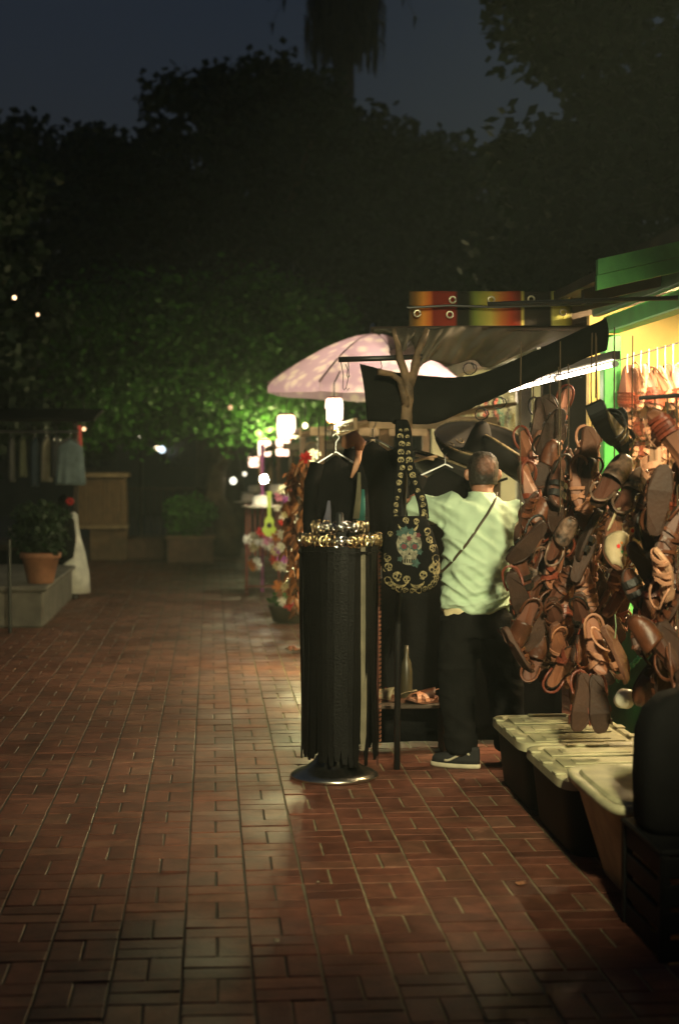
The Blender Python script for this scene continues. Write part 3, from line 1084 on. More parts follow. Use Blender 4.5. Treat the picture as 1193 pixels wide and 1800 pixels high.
for i, (px, py, Y, r_, c, st, lab) in enumerate((
        (285, 790, 45, .09, (.75, .9, 1), 3, 'cold bluish lamp far beyond the lane end'),
        (276, 788, 45, .06, (1, .8, .5), 4, 'tiny warm lamp beside the far bluish lamp'),
        (350, 742, 28, .045, (1, .35, .15), 1.2, 'small orange bulb at the lower edge of the lit tree'),
        (372, 770, 28, .05, (1, .35, .15), 1.0, 'left one of two orange bulbs hanging below the lit tree'),
        (389, 768, 28, .05, (1, .35, .15), 1.2, 'right one of two orange bulbs hanging below the lit tree'),
        (26, 523, 21, .024, (1, .65, .35), 5, 'higher of two tiny warm bulbs in the dark left tree'),
        (67, 553, 21, .018, (1, .65, .35), 4, 'lower of two tiny warm bulbs in the dark left tree'),
        (405, 716, 20.5, .03, (1, .5, .25), 1.0, 'tiny bulb among the lit leaves'),
        (148, 754, 21, .025, (1, .6, .3), 2.5, 'tiny warm bulb above the denim shirt'),
        (410, 845, 28, .06, (1, .95, .75), 3, 'white globe bulb left of the third stall'),
        (430, 833, 26, .035, (1, .9, .7), 2, 'small white bulb just below the farthest lantern'),
        (464, 842, 18.9, .05, (1, .92, .7), 220, 'bright white bulb cluster above the white hat'),
        (536, 748, 15, .028, (1, .85, .4), 5, 'small yellow bulb on the board roof edge'),
        (560, 1040, 12.4, .05, (1, .92, .42), 560, 'added unseen bulb lighting the bricks behind the belt stand, farther one'),  # this and the next: hidden helper bulbs, added to brighten the strip of paving
        (572, 1062, 10.4, .045, (1, .92, .42), 380, 'added unseen bulb lighting the bricks behind the belt stand, nearer one'),
        (668, 716, 13.8, .06, (1, .76, .56), 190, 'bare bulb hanging inside the lilac umbrella'),
        (745, 712, 13.6, .06, (1, .76, .56), 140, 'second bare bulb under the lilac umbrella'))):
    p = P(px, py, Y)
    t = thing('light_bulb', p, lab, 'light bulb', 'bare bulbs around the lane')
    MB().lathe([(r_ * .4, -r_), (r_ * .9, -r_ * .5), (r_, 0), (r_ * .75, r_ * .6), (r_ * .35, r_ * .95), (.002, r_ * 1.0)], 12, p).build('glass', EM('bulb_%d' % i, c, st), t, True)
    MB().lathe([(r_ * .36, r_ * .95), (r_ * .36, r_ * 1.4), (.003, r_ * 1.5)], 10, p).build('socket', black_m, t)
    MB().tube([p + Vector((0, 0, r_ * 1.4)), p + Vector((0, 0, max(r_ * 1.4 + .3, 1.98 - p.z)))], .005, 5).build('cord', black_m, t)

#@@PART2@@
# ------------------------------------------------------------------ remesh helper: overlapping closed lofts -> one continuous skin
import bmesh
from mathutils.bvhtree import BVHTree


def skin(name, mb, mat, parent, voxel=.01, smooth=4, disp=None, loc=None):
    me = mb.mesh(name, None)
    tmp = bpy.data.objects.new('tmp', me)
    COL.objects.link(tmp)
    md = tmp.modifiers.new('r', 'REMESH')
    md.mode = 'VOXEL'
    md.voxel_size = voxel
    dg = bpy.context.evaluated_depsgraph_get()
    me2 = bpy.data.meshes.new_from_object(tmp.evaluated_get(dg))
    bpy.data.objects.remove(tmp)
    bm = bmesh.new()
    bm.from_mesh(me2)
    for _ in range(smooth):
        bmesh.ops.smooth_vert(bm, verts=bm.verts, factor=.5, use_axis_x=True, use_axis_y=True, use_axis_z=True)
    bm.normal_update()
    if disp:
        mv = [(v, disp(v.co, v.normal)) for v in bm.verts]
        for v, d in mv:
            v.co += d
    for f in bm.faces:
        f.smooth = True
    bm.to_mesh(me2)
    bm.free()
    me2.name = name
    me2.materials.clear()
    if mat:
        me2.materials.append(mat)
    o = bpy.data.objects.new(name, me2)
    COL.objects.link(o)
    if parent:
        o.parent = parent
    return o


def ell(cx, cy, cz, rx, ry, n=28, p=2.3, tx=0.0, ty=0.0):
    r = []
    for k in range(n):
        a_ = 2 * PI * k / n
        c, s = math.cos(a_), math.sin(a_)
        x = rx * math.copysign(abs(c) ** (2 / p), c)
        y = ry * math.copysign(abs(s) ** (2 / p), s)
        r.append(Vector((cx + x, cy + y, cz + x * tx + y * ty)))
    return r


def hand(mb, w_, d, palm_n, thumb_s):
    """wrist point, pointing direction, palm normal, thumb side"""
    w_, d, pn = Vector(w_), Vector(d).normalized(), Vector(palm_n).normalized()
    sd_ = d.cross(pn).normalized() * thumb_s
    mb.tube([w_ - d * .02, w_ + d * .03, w_ + d * .075, w_ + d * .095], [.024, .034, .04, .03], 10, .45, up=pn)
    for k, (off, L) in enumerate(((.03, .068), (.011, .078), (-.009, .072), (-.027, .056))):
        b = w_ + d * .085 + sd_ * off
        p1 = b + d * L * .45
        p2 = p1 + (d * .75 + pn * .65).normalized() * L * .32
        p3 = p2 + (d * .2 + pn).normalized() * L * .3
        mb.tube([b - d * .02, b, p1, p2, p3], [.009, .0095, .009, .0085, .0065], 8)
    b = w_ + d * .02 + sd_ * .025
    mb.tube([b, b + (d * .5 + sd_).normalized() * .035, b + (d * .9 + sd_ + pn * .4).normalized() * .07, b + (d * 1.2 + sd_ * .6 + pn * .8).normalized() * .09], [.013, .0125, .0105, .007], 8)


skin_m = M('skin', (.36, .17, .105), .5, var=.12, scale=20, bump=.1)
MANX, MANY = 1.405, 8.38
man = thing('person', (MANX, MANY, 0), 'man in mint green shirt and black trousers, seen from behind, reaching into the stall', 'person', local=True)
body = MB()
HC = Vector((.036, .035, 1.565))
for_head = []
for z, rx_, ry_, yo in ((-.115, .035, .045, .03), (-.10, .05, .065, .022), (-.07, .062, .082, .012), (-.03, .072, .094, .004), (.02, .077, .100, -.004), (.06, .074, .097, -.008), (.09, .062, .082, -.01), (.108, .042, .055, -.01), (.116, .018, .022, -.01)):
    for_head.append(ell(HC.x, HC.y + yo, HC.z + z, rx_, ry_, 24, 2.1))
body.loft(for_head)
body.tube([HC + Vector((0, .09, .02)), HC + Vector((0, .112, -.01)), HC + Vector((0, .122, -.035)), HC + Vector((0, .10, -.05))], [.010, .014, .018, .010], 8)
body.tube([HC + Vector((-.025, .098, -.07)), HC + Vector((.025, .098, -.07))], .009, 8)
for s in (-1, 1):
    body.tube([HC + Vector((s * .074, -.005, .022)), HC + Vector((s * .088, -.018, .018)), HC + Vector((s * .092, -.02, -.01)), HC + Vector((s * .080, -.008, -.036))], [.008, .013, .013, .008], 8, 1.0)
    body.tube([HC + Vector((s * .03, .088, .022)), HC + Vector((s * .032, .094, .02))], .010, 8)
body.tube([(.015, -.03, 1.36), (.028, -.012, 1.43), (.034, .015, 1.50)], [.07, .058, .056], 16)
body.loft([ell(0, 0, .86, .15, .10), ell(0, 0, 1.0, .14, .10), ell(0, 0, 1.2, .165, .105), ell(.01, -.01, 1.35, .155, .09), ell(.02, -.01, 1.42, .08, .06)])
LSH, LEL, LWR = Vector((-.14, 0, 1.385)), Vector((-.315, .17, 1.365)), Vector((-.275, .42, 1.42))
RSH, REL, RWR = Vector((.19, 0, 1.355)), Vector((.262, .16, 1.19)), Vector((.165, .40, 1.27))
body.tube([LSH, LSH.lerp(LEL, .5), LEL, LEL.lerp(LWR, .35), LWR], [.052, .05, .042, .043, .027], 14)
body.tube([RSH, RSH.lerp(REL, .5), REL, REL.lerp(RWR, .35), RWR], [.052, .05, .042, .043, .027], 14)
hand(body, LWR, (LWR - LEL), (.3, 0, -1), 1)
hand(body, RWR, (RWR - REL), (-.3, 0, -1), -1)
body.tube([(-.085, 0, .88), (-.11, .02, .46), (-.075, .0, .09)], [.08, .058, .04], 14)
body.tube([(.085, 0, .88), (.16, .04, .46), (.195, .06, .09)], [.08, .058, .04], 14)
skin('body', body, skin_m, man, .0065, 2)

# hair cap with a thin patch at the crown
hm = bpy.data.materials.new('short_hair')
hm.use_nodes = True
t_ = hm.node_tree
hb = t_.nodes['Principled BSDF']
tc = t_.nodes.new('ShaderNodeTexCoord')
sb = t_.nodes.new('ShaderNodeVectorMath')
sb.operation = 'DISTANCE'
sb.inputs[1].default_value = (HC.x + .004, HC.y - .098, HC.z + .045)
t_.links.new(tc.outputs['Object'], sb.inputs[0])
nzh = t_.nodes.new('ShaderNodeTexNoise')
nzh.inputs['Scale'].default_value = 120
t_.links.new(tc.outputs['Object'], nzh.inputs['Vector'])
ma = t_.nodes.new('ShaderNodeMath')
ma.operation = 'MULTIPLY_ADD'
ma.inputs[1].default_value = .05
t_.links.new(nzh.outputs[0], ma.inputs[0])
t_.links.new(sb.outputs['Value'], ma.inputs[2])
crh = t_.nodes.new('ShaderNodeValToRGB')
crh.color_ramp.elements[0].position = .05
crh.color_ramp.elements[0].color = (.16, .07, .045, 1)
crh.color_ramp.elements[1].position = .085
crh.color_ramp.elements[1].color = (.018, .013, .009, 1)
t_.links.new(ma.outputs[0], crh.inputs[0])
t_.links.new(crh.outputs[0], hb.inputs['Base Color'])
hb.inputs['Roughness'].default_value = .6
hair = MB()
hr = []
for z, rx_, ry_, yo in ((-.055, .068, .06, -.028), (-.03, .078, .085, -.013), (.02, .0835, .106, -.006), (.06, .081, .103, -.010), (.09, .069, .088, -.012), (.111, .048, .060, -.012), (.121, .02, .025, -.012)):
    hr.append(ell(HC.x, HC.y + yo - (.012 if z < 0 else 0), HC.z + z, rx_, ry_ * (.9 if z < 0 else 1), 28, 2.1))
hair.loft(hr)
def hdisp(co, n):
    return n * (mnoise.noise(co * 90) * .004 + mnoise.noise(co * 30) * .003)
skin('hair', hair, hm, man, .006, 1, hdisp)

# shirt
shirt = MB()
shirt.loft([ell(-.008, .0, .835, .182, .135), ell(-.006, 0, .88, .188, .14), ell(0, -.005, .98, .186, .142), ell(.008, -.01, 1.08, .190, .14), ell(.018, -.015, 1.18, .202, .14),
            ell(.02, -.02, 1.28, .205, .135), ell(.018, -.02, 1.36, .198, .12, p=2.1), ell(.02, -.018, 1.42, .135, .09, p=2.0, tx=-.05), ell(.026, -.01, 1.455, .075, .068), ell(.03, -.006, 1.47, .068, .066)])
shirt.tube([LSH + Vector((.07, 0, -.03)), LSH, LSH.lerp(LEL, .45), LSH.lerp(LEL, .98)], [.095, .088, .085, .080], 20)
shirt.tube([LSH + Vector((.04, -.01, -.10)), LSH.lerp(LEL, .35) + Vector((.02, -.02, -.07))], [.07, .05], 14)
shirt.tube([RSH + Vector((-.06, 0, -.03)), RSH, RSH.lerp(REL, .5), RSH.lerp(REL, 1.0)], [.09, .084, .082, .078], 20)


def sdisp(co, n):
    x, y, z = co
    # folds pulled from the raised left arm towards the right hip, bunched near the hem
    s1 = x * .62 + z * .78
    t1 = x * .78 - z * .62
    a_ = mnoise.noise(Vector((s1 * 17, t1 * 3.2, y * 5)))
    a_ = 1 - abs(a_) * 2.2
    low = max(0, min(1, (1.12 - z) / .25))
    s2 = z * 1.0 - x * .25
    b_ = 1 - abs(mnoise.noise(Vector((s2 * 20 + 5, x * 5, y * 6)))) * 2.2
    w1 = .3 + .7 * math.exp(-((x + .12) / .14) ** 2)
    c_ = mnoise.noise(co * 9)
    d = n * (.022 * (a_ - .5) * w1 * (1 - .4 * low) + .022 * (b_ - .5) * low * (.5 + .5 * max(0, min(1, (x + .15) / .25))) + .010 * c_ + .004 * mnoise.noise(co * 26))
    if z < .87:
        d += Vector((0, 0, .010 * math.sin(x * 22 + y * 15) - .03 * max(0, -x) * 0.6))
    return d


mint = M('mint_shirt', (.48, .64, .45), .85, var=.06, scale=6, bump=.12, bscale=220)
sho = skin('shirt', shirt, mint, man, .008, 4, sdisp)
und = MB().loft([ell(-.01, 0, .80, .168, .122, tx=.02), ell(-.008, 0, .86, .172, .126), ell(0, 0, .95, .165, .125)])
skin('undershirt', und, M('cream_undershirt', (.70, .60, .36), .85), man, .009, 3, lambda co, n: n * (.008 * mnoise.noise(co * 18)) + Vector((0, 0, .010 * math.sin(co.x * 17))))
# trousers
pan = MB()
pan.loft([ell(0, .0, .70, .172, .125), ell(0, 0, .78, .178, .13), ell(-.005, 0, .86, .166, .122), ell(-.005, 0, .90, .155, .115)])
pan.tube([(-.085, 0, .80), (-.10, .005, .62), (-.105, .02, .46), (-.095, .012, .26), (-.075, .0, .085)], [.112, .108, .094, .085, .074], 20)
pan.tube([(.085, 0, .80), (.125, .02, .62), (.16, .04, .46), (.18, .05, .26), (.195, .06, .085)], [.112, .108, .094, .085, .074], 20)


def pdisp(co, n):
    x, y, z = co
    leg = 1 if z < .68 else .4
    a_ = 1 - abs(mnoise.noise(Vector((x * 5, y * 5, z * 13 + x * 6)))) * 2
    k = 1.6 if z < .18 else (1.2 if .38 < z < .55 else .7)
    return n * (.009 * a_ * k * leg + .008 * mnoise.noise(co * 7))


skin('trousers', pan, M('black_denim', (.007, .0067, .0062), .9, spec=.12, var=.3, scale=10, bump=.3, bscale=150), man, .010, 3, pdisp)
# crossbody strap laid on the shirt
bv = BVHTree.FromPolygons([v.co.copy() for v in sho.data.vertices], [tuple(p.vertices) for p in sho.data.polygons])
sp = []
for k in range(19):
    q = k / 18
    x, z = .10 - .285 * q, 1.452 - .40 * q
    hit = bv.ray_cast(Vector((x, -1, z)), Vector((0, 1, 0)))
    if hit[0] is not None:
        sp.append(hit[0] + Vector((0, -.005, 0)))
pre = [Vector((.105, .06, 1.43)), Vector((.105, -.01, 1.468))]
post = [Vector((-.215, .0, 1.03)), Vector((-.21, .08, 1.0))]
MB().tube(pre + sp + post, .0095, 6, .35, up=(0, -1, .2)).build('bag_strap', M('strap_brown', (.06, .045, .025), .5), man, True)
# shoes
def shoe(hx, hy, ang):
    d = Vector((math.cos(ang), math.sin(ang), 0))
    n = Vector((-d.y, d.x, 0))

    def ring(z, ins, zs=None):
        out = []
        for k in range(32):
            a_ = 2 * PI * k / 32
            c, s = math.cos(a_), math.sin(a_)
            y_ = .125 + .14 * c
            wv = (.036 + .013 * max(0, math.sin((y_) / .27 * PI * .9 - .5)) - ins) * math.copysign(abs(s) ** .8, s)
            yy = .125 + (.14 - ins) * c
            out.append(Vector((hx, hy, z)) + d * yy + n * wv)
        return out
    s = MB().loft([ring(.002, .003), ring(.010, 0), ring(.025, .0), ring(.027, .004)]).build('shoe_sole', M('white_rubber', (.50, .45, .32), .6), man, True)
    up_m = MB()
    rings = []
    for z, f0, f1 in ((.022, 0.0, 1.0), (.05, 0.0, .985), (.065, .0, .93), (.08, .0, .72), (.10, .01, .50), (.115, .02, .40)):
        rr = []
        for k in range(28):
            a_ = 2 * PI * k / 28
            c, q = math.cos(a_), math.sin(a_)
            L0, L1 = -.012 + .27 * f0, -.012 + .272 * f1
            yy = (L0 + L1) / 2 + (L1 - L0) / 2 * c
            wv = (.034 + .012 * max(0, math.sin(yy / .27 * PI * .9 - .5))) * (1 - (z - .03) * 2.2)
            rr.append(Vector((hx, hy, z)) + d * yy + n * wv * math.copysign(abs(q) ** .8, q))
        rings.append(rr)
    up_m.loft(rings)
    upo = up_m.build('shoe_upper', M('black_canvas', (.012, .012, .012), .8), man, True)
    for sg in (1, -1):
        pth = []
        for q in range(12):
            u = q / 11
            yy = .035 + .135 * u
            zz = .058 + .022 * math.sin(u * 4.6 + .3) * (1 - .3 * u) + (.012 if u < .2 else 0)
            wv = (.036 + .012 * max(0, math.sin(yy / .27 * PI * .9 - .5))) * (1 - (zz - .03) * 2.2) + .001
            pth.append(Vector((hx, hy, zz)) + d * yy + n * wv * sg)
        MB().tube(pth, .0075, 6, .9, up=(0, 0, 1)).build('stripe', M('white_rubber', (1, 1, 1)), upo, True)
    for q in range(4):
        MB().tube([Vector((hx, hy, .082 + .006 * q)) + d * (.155 - .016 * q) + n * -.02, Vector((hx, hy, .092 + .006 * q)) + d * (.15 - .016 * q), Vector((hx, hy, .082 + .006 * q)) + d * (.155 - .016 * q) + n * .02], .003, 5).build('lace', M('lace', (.4, .38, .3), .8), upo)


shoe(.0, -.055, R(152))
shoe(.2, .02, R(75))

# far person standing in the dark
fx, fy = pers_far
fp = thing('person', (fx, fy, 0), 'person in dark clothes standing far down the lane by the bulbs', 'person', local=True)
fm = MB()
fm.tube([(-.08, 0, .05), (-.09, 0, .45), (-.07, 0, .85)], [.06, .07, .09], 12)
fm.tube([(.08, 0, .05), (.09, 0, .45), (.07, 0, .85)], [.06, .07, .09], 12)
for s in (-1, 1):
    fm.tube([(s * .08, .02, .035), (s * .09, -.12, .03)], [.045, .035], 10)
    fm.tube([(s * .17, 0, 1.38), (s * .25, .02, 1.1), (s * .22, -.1, .88)], [.05, .045, .03], 10)
fm.loft([ell(0, 0, .8, .16, .11), ell(0, 0, 1.0, .16, .11), ell(0, 0, 1.25, .19, .12), ell(0, 0, 1.4, .16, .1), ell(0, 0, 1.45, .06, .06)])
skin('coat', fm, black_cloth, fp, .015, 3)
fh = MB()
fh.loft([ell(0, 0, 1.42, .05, .05), ell(0, -.01, 1.5, .055, .06), ell(0, -.01, 1.56, .072, .085), ell(0, 0, 1.63, .078, .092), ell(0, 0, 1.69, .06, .07), ell(0, 0, 1.715, .02, .03)])
fh.tube([(0, -.09, 1.6), (0, -.11, 1.575), (0, -.09, 1.565)], [.01, .015, .01], 8)
skin('head', fh, skin_m, fp, .012, 2)
fhh = MB().loft([ell(0, .03, 1.57, .075, .07), ell(0, .02, 1.64, .084, .085), ell(0, .01, 1.7, .065, .075), ell(0, .01, 1.725, .02, .03)])
skin('hair', fhh, black_cloth, fp, .012, 2)

# ------------------------------------------------------------------ belt rack
RX, RY = P(597, 1370, 8.17).x, 8.17
rkt = thing('belt_rack', (RX, RY, 0), 'round black belt stand with shiny domed chrome foot', 'rack', local=True)
MB().lathe([(.222, 0), (.23, .008), (.226, .02), (.20, .036), (.15, .055), (.11, .085), (.085, .12), (.06, .15), (.03, .18)], 48, (-.028, 0, 0)).build('foot', M('dark_chrome', (.62, .58, .50), .27, 1.0, var=.1), rkt, True)
MB().lathe([(.02, .15), (.02, 1.36), (.012, 1.37)], 14).build('pole', black_m, rkt, True)
for rr, z in ((.19, 1.235), (.115, 1.30)):
    ringp = [Vector((rr * math.cos(2 * PI * k / 40), rr * math.sin(2 * PI * k / 40), z)) for k in range(41)]
    MB().tube(ringp, .005, 8).build('hoop', chrome, rkt, True)
    for k in range(4):
        a_ = k * PI / 2 + .4
        MB().tube([(0, 0, z - .01), (rr * math.cos(a_), rr * math.sin(a_), z)], .004, 6).build('spoke', chrome, rkt)
MB().lathe([(.215, 1.226), (.217, 1.224), (.217, 1.23), (.215, 1.228)], 40, ring=True).build('hook_ring', chrome, rkt)
# belt meshes: strap hangs at local x=0, outward is -y
def strap_mesh(name, L, mat, wd=.034, stitch=False):
    m = MB()
    r = random.Random(name)
    ph = r.uniform(0, 6)
    rings = []
    for k in range(15):
        v = k / 14
        z = -.03 - v * L
        y_ = -.006 + .006 * math.sin(v * 5 + ph)
        x_ = .004 * math.sin(v * 3 + ph)
        w2 = wd / 2 * (1 if v < .96 else .55)
        rings.append([Vector((x_ - w2, y_ - .0018, z)), Vector((x_ + w2, y_ - .0018, z)), Vector((x_ + w2, y_ + .0018, z)), Vector((x_ - w2, y_ + .0018, z))])
    m.loft(rings)
    return m.mesh(name, mat)


def stitch_mesh(name, L, mat):
    m = MB()
    n = int(L / .022)
    for s in (-1, 1):
        for k in range(n):
            z = -.05 - k * .022
            m.box((s * .0125, -.0165, z), (.003, .002, .013))
    return m.mesh(name, mat)


def buckle_mesh(name, w_, h_, r_, mat, oval=False):
    m = MB()
    pts = []
    for k in range(25):
        a_ = 2 * PI * k / 24
        c, s = math.cos(a_), math.sin(a_)
        e = 1.0 if oval else .45
        pts.append(Vector((w_ / 2 * math.copysign(abs(c) ** e, c), -.01 - .004 * math.cos(a_ * 2), -.005 + h_ / 2 * math.copysign(abs(s) ** e, s))))
    m.tube(pts, r_, 7)
    m.tube([(0, -.012, -.005 - h_ / 2), (.001, -.020, -.005), (0, -.014, -.003 + h_ / 2)], r_ * .75, 6)
    m.tube([(-w_ / 2, -.010, -.005 - h_ * .1), (w_ / 2, -.010, -.005 - h_ * .1)], r_ * .7, 6)
    return m.mesh(name, mat, True)


straps = [strap_mesh('strap_%d' % i, 1.07 + .012 * i, black_leather, .036 + .003 * (i % 2)) for i in range(5)]
strap_grey = strap_mesh('strap_grey', 1.04, M('grey_leather', (.16, .145, .10), .5, bump=.3), .036)
strap_red = strap_mesh('strap_red', 1.14, M('oxblood_leather', (.07, .022, .015), .45, bump=.3), .036)
st_mesh = stitch_mesh('stitch', 1.05, M('stitch_thread', (.40, .16, .09), .7))
bucks = [buckle_mesh('buckle_a', .046, .062, .0036, brass), buckle_mesh('buckle_b', .05, .05, .0042, chrome, True), buckle_mesh('buckle_c', .042, .07, .0032, brass), buckle_mesh('buckle_d', .048, .055, .005, brass, True)]
keeper = MB().loft([[Vector((s1 * .02, -.018 if q else -.002, z)) for s1, q, z in zip((-1, 1, 1, -1), (1, 1, 0, 0), (zz,) * 4)] for zz in (-.072, -.06)]).mesh('keeper', black_leather)
NB = 37
for tier, n, rr, z in ((0, NB, .195, 1.235), (1, 16, .125, 1.30)):
    for k in range(n):
        a_ = 2 * PI * k / n + .04
        # a_ measured from the side that faces the camera
        special = None
        if tier == 0:
            bx = math.sin(a_)
            if k == 3:
                special = 'grey'
            if k == 7:
                special = 'red'
        lab = {'grey': 'grey leather belt among the black ones on the round stand', 'red': 'dark red belt with pale stitching on the round stand'}.get(special) or (
            'black leather belt on the outer hoop of the round stand' if tier == 0 else 'black leather belt on the raised inner hoop of the round stand')
        b = thing('leather_belt', (RX + rr * math.sin(a_), RY - rr * math.cos(a_), z + rng.uniform(-.006, .006)), lab, 'belt', 'belts on the round stand' if tier == 0 else 'belts on the inner hoop', local=True)
        b.rotation_euler = (rng.uniform(-.006, .012), rng.uniform(-.006, .006), a_ + rng.uniform(-.06, .06))
        st = strap_grey if special == 'grey' else strap_red if special == 'red' else rng.choice(straps)
        so_ = link_part('strap', st, b)
        if special == 'red':
            link_part('stitching', st_mesh, so_)
        link_part('buckle', rng.choice(bucks), b, (0, -.004, .0), (rng.uniform(-.25, .25), rng.uniform(-.2, .2), rng.uniform(-.25, .25)))
        link_part('keeper', keeper, b)

# ------------------------------------------------------------------ branch post, poles, tarps
bp0 = P(712, 760, 8.0)
br = thing('branch_post', (bp0.x, 8.0, 0), 'forked rough branch used as a tent post, holding up the tarps', 'post')
Yb = 8.0
m = MB()
m.tube([P(711, 800, Yb), P(713, 745, Yb), P(716, 705, Yb), P(718, 675, Yb), P(716, 655, Yb)], [.022, .032, .03, .028, .022], 14)
MB().tube([(bp0.x, Yb + .35, 0), (bp0.x, Yb + .3, .8), (bp0.x, Yb + .02, 1.62), P(712, 790, Yb + .01)], .017, 8).build('stake', black_m, br, True)
m.tube([P(718, 680, Yb), P(710, 650, Yb), P(703, 630, Yb), P(700, 608, Yb + .02), P(693, 590, Yb), P(690, 577, Yb)], [.025, .023, .018, .014, .014, .013], 12)
m.tube([P(718, 680, Yb), P(726, 655, Yb), P(731, 640, Yb), P(733, 622, Yb), P(742, 600, Yb), P(752, 578, Yb)], [.024, .02, .024, .017, .016, .013], 12)
m.tube([P(716, 715, Yb), P(708, 690, Yb - .02), P(700, 668, Yb - .04), P(686, 657, Yb - .07), P(673, 655, Yb - .09), P(664, 653, Yb - .10)], [.026, .021, .017, .015, .015, .017], 12)
m.v = [tuple(Vector(p) + Vector((mnoise.noise(Vector(p) * 22), mnoise.noise(Vector(p) * 22 + Vector((5, 0, 0))), 0)) * .012) for p in m.v]
m.build('branch', branch_m, br, True)
hpm = MB().tube([P(595, 632, 8.05), P(665, 630, 8.05), P(742, 627, 8.05)], .014, 8)
o = hpm.build('dark_pole', black_m, origin=P(668, 630, 8.05), smooth=True)
tag(o, 'dark horizontal pole crossing in front of the umbrella', 'pole')
tp = MB().tube([P(652, 579, 8.2), P(800, 577, 8.25), P(1010, 577, 8.3), P(1060, 576, 8.3)], .014, 8).build('ridge_pole', wood_dark, origin=P(800, 577, 8.25), smooth=True)
tag(tp, 'long wooden ridge pole carrying the brown tarp', 'pole')
for i, (px, y0, y1, dx) in enumerate(((599, 636, 682, 3), (612, 636, 682, -4), (668, 632, 655, 0), (607, 640, 660, 2))):
    t = thing('wire_hook', P(px, y0, 8.05), ('first', 'second', 'third', 'fourth')[i] + ' thin wire hook dangling from the dark horizontal pole', 'hook', 'hooks on the dark pole')
    a_, b_ = P(px, y0, 8.05), P(px + dx, y1, 8.04)
    c_ = a_.lerp(b_, .5) + Vector((.008, 0, 0))
    MB().tube([a_, c_, b_, b_ + Vector((.008, 0, -.012)), b_ + Vector((.016, 0, .0))], .0022, 5).build('wire', black_m, t)


def interp(pts, u):
    x = u * (len(pts) - 1)
    i = min(int(x), len(pts) - 2)
    f = x - i
    p0 = pts[max(i - 1, 0)]
    p1, p2 = pts[i], pts[i + 1]
    p3 = pts[min(i + 2, len(pts) - 1)]
    return .5 * ((2 * p1) + (p2 - p0) * f + (2 * p0 - 5 * p1 + 4 * p2 - p3) * f * f + (3 * p1 - p0 - 3 * p2 + p3) * f ** 3)


def sheet(name, top, bot, mat, label, cat, bulge=.06, fold=.015, nf=14, th=.004, nu=70, nv=16, group=None):
    T = [P(*q) for q in top]
    B = [P(*q) for q in bot]

    def fn(u, v):
        a_, b_ = interp(T, u), interp(B, u)
        p = a_.lerp(b_, v)
        n = mnoise.noise(Vector((u * nf, v * 1.6, nf)))
        p += Vector((0, -bulge * math.sin(PI * v) + fold * n * (.3 + v), .004 * mnoise.noise(Vector((u * 30, v * 8, 1)))))
        return p
    o = MB().grid(fn, nu, nv, th).build(name, mat, origin=fn(.5, 0), smooth=True)
    return tag(o, label, cat, group)


sheet('tarp', [(632, 640, 8.1), (700, 656, 8.1), (790, 664, 8.05), (850, 656, 8.0), (930, 622, 7.95), (1000, 590, 7.9), (1065, 560, 7.9)],
      [(646, 740, 8.0), (700, 743, 8.0), (760, 744, 8.0), (830, 716, 7.95), (890, 690, 7.9), (975, 652, 7.85), (1065, 615, 7.8)], tarp_m, 'black tarp slung low across the stall front', 'tarp', .05, .02, 9)
sheet('tarp', [(655, 578, 8.2), (690, 577, 8.2), (715, 577, 8.2), (735, 577, 8.2), (765, 579, 8.2), (795, 573, 8.2), (830, 574, 8.25), (880, 574, 8.25), (940, 574, 8.3), (1005, 574, 8.3), (1060, 570, 8.3)],
      [(655, 584, 8.15), (688, 588, 8.15), (706, 618, 8.1), (724, 600, 8.15), (735, 643, 8.05), (752, 634, 8.2), (792, 640, 8.3), (830, 632, 8.4), (858, 646, 8.4), (930, 614, 8.4), (1060, 585, 8.4)], tarp_brown, 'brown draped tarp over the ridge pole above the black tarp', 'tarp', .03, .05, 22, nu=120)

# striped blanket with grommets
sm = bpy.data.materials.new('serape_stripes')
sm.use_nodes = True
t_ = sm.node_tree
pb_ = t_.nodes['Principled BSDF']
pb_.inputs['Roughness'].default_value = .85
tc = t_.nodes.new('ShaderNodeTexCoord')
sx = t_.nodes.new('ShaderNodeSeparateXYZ')
t_.links.new(tc.outputs['Generated'], sx.inputs[0])
crs = t_.nodes.new('ShaderNodeValToRGB')
el = crs.color_ramp.elements
bands = [(p_, tuple(min(1, v_ * 1.7) for v_ in c_)) for p_, c_ in [(0.0, (.05, .04, .02)), (.04, (.20, .10, .02)), (.09, (.55, .28, .05)), (.13, (.50, .16, .03)), (.15, (.22, .025, .012)), (.28, (.26, .03, .015)), (.30, (.012, .010, .008)), (.36, (.02, .02, .01)),
         (.40, (.20, .24, .05)), (.50, (.42, .38, .08)), (.56, (.45, .20, .04)), (.62, (.38, .06, .02)), (.675, (.14, .02, .01)), (.69, (.50, .46, .12)), (.705, (.02, .015, .01)), (.86, (.012, .01, .008)), (.875, (.45, .44, .14)), (.95, (.40, .38, .10)), (1.0, (.05, .04, .02))]]
el[0].position, el[0].color = 0, (*bands[0][1], 1)
el[1].position, el[1].color = 1, (*bands[-1][1], 1)
for p_, c_ in bands[1:-1]:
    e = el.new(p_)
    e.color = (*c_, 1)
t_.links.new(sx.outputs[0], crs.inputs[0])
wv = t_.nodes.new('ShaderNodeTexNoise')
wv.inputs['Scale'].default_value = 160
t_.links.new(tc.outputs['Object'], wv.inputs['Vector'])
bpn = t_.nodes.new('ShaderNodeBump')
bpn.inputs['Strength'].default_value = .4
bpn.inputs['Distance'].default_value = .004
t_.links.new(wv.outputs[0], bpn.inputs['Height'])
t_.links.new(bpn.outputs[0], pb_.inputs['Normal'])
t_.links.new(crs.outputs[0], pb_.inputs['Base Color'])
trn = t_.nodes.new('ShaderNodeBsdfTranslucent')
t_.links.new(crs.outputs[0], trn.inputs['Color'])
mxs = t_.nodes.new('ShaderNodeMixShader')
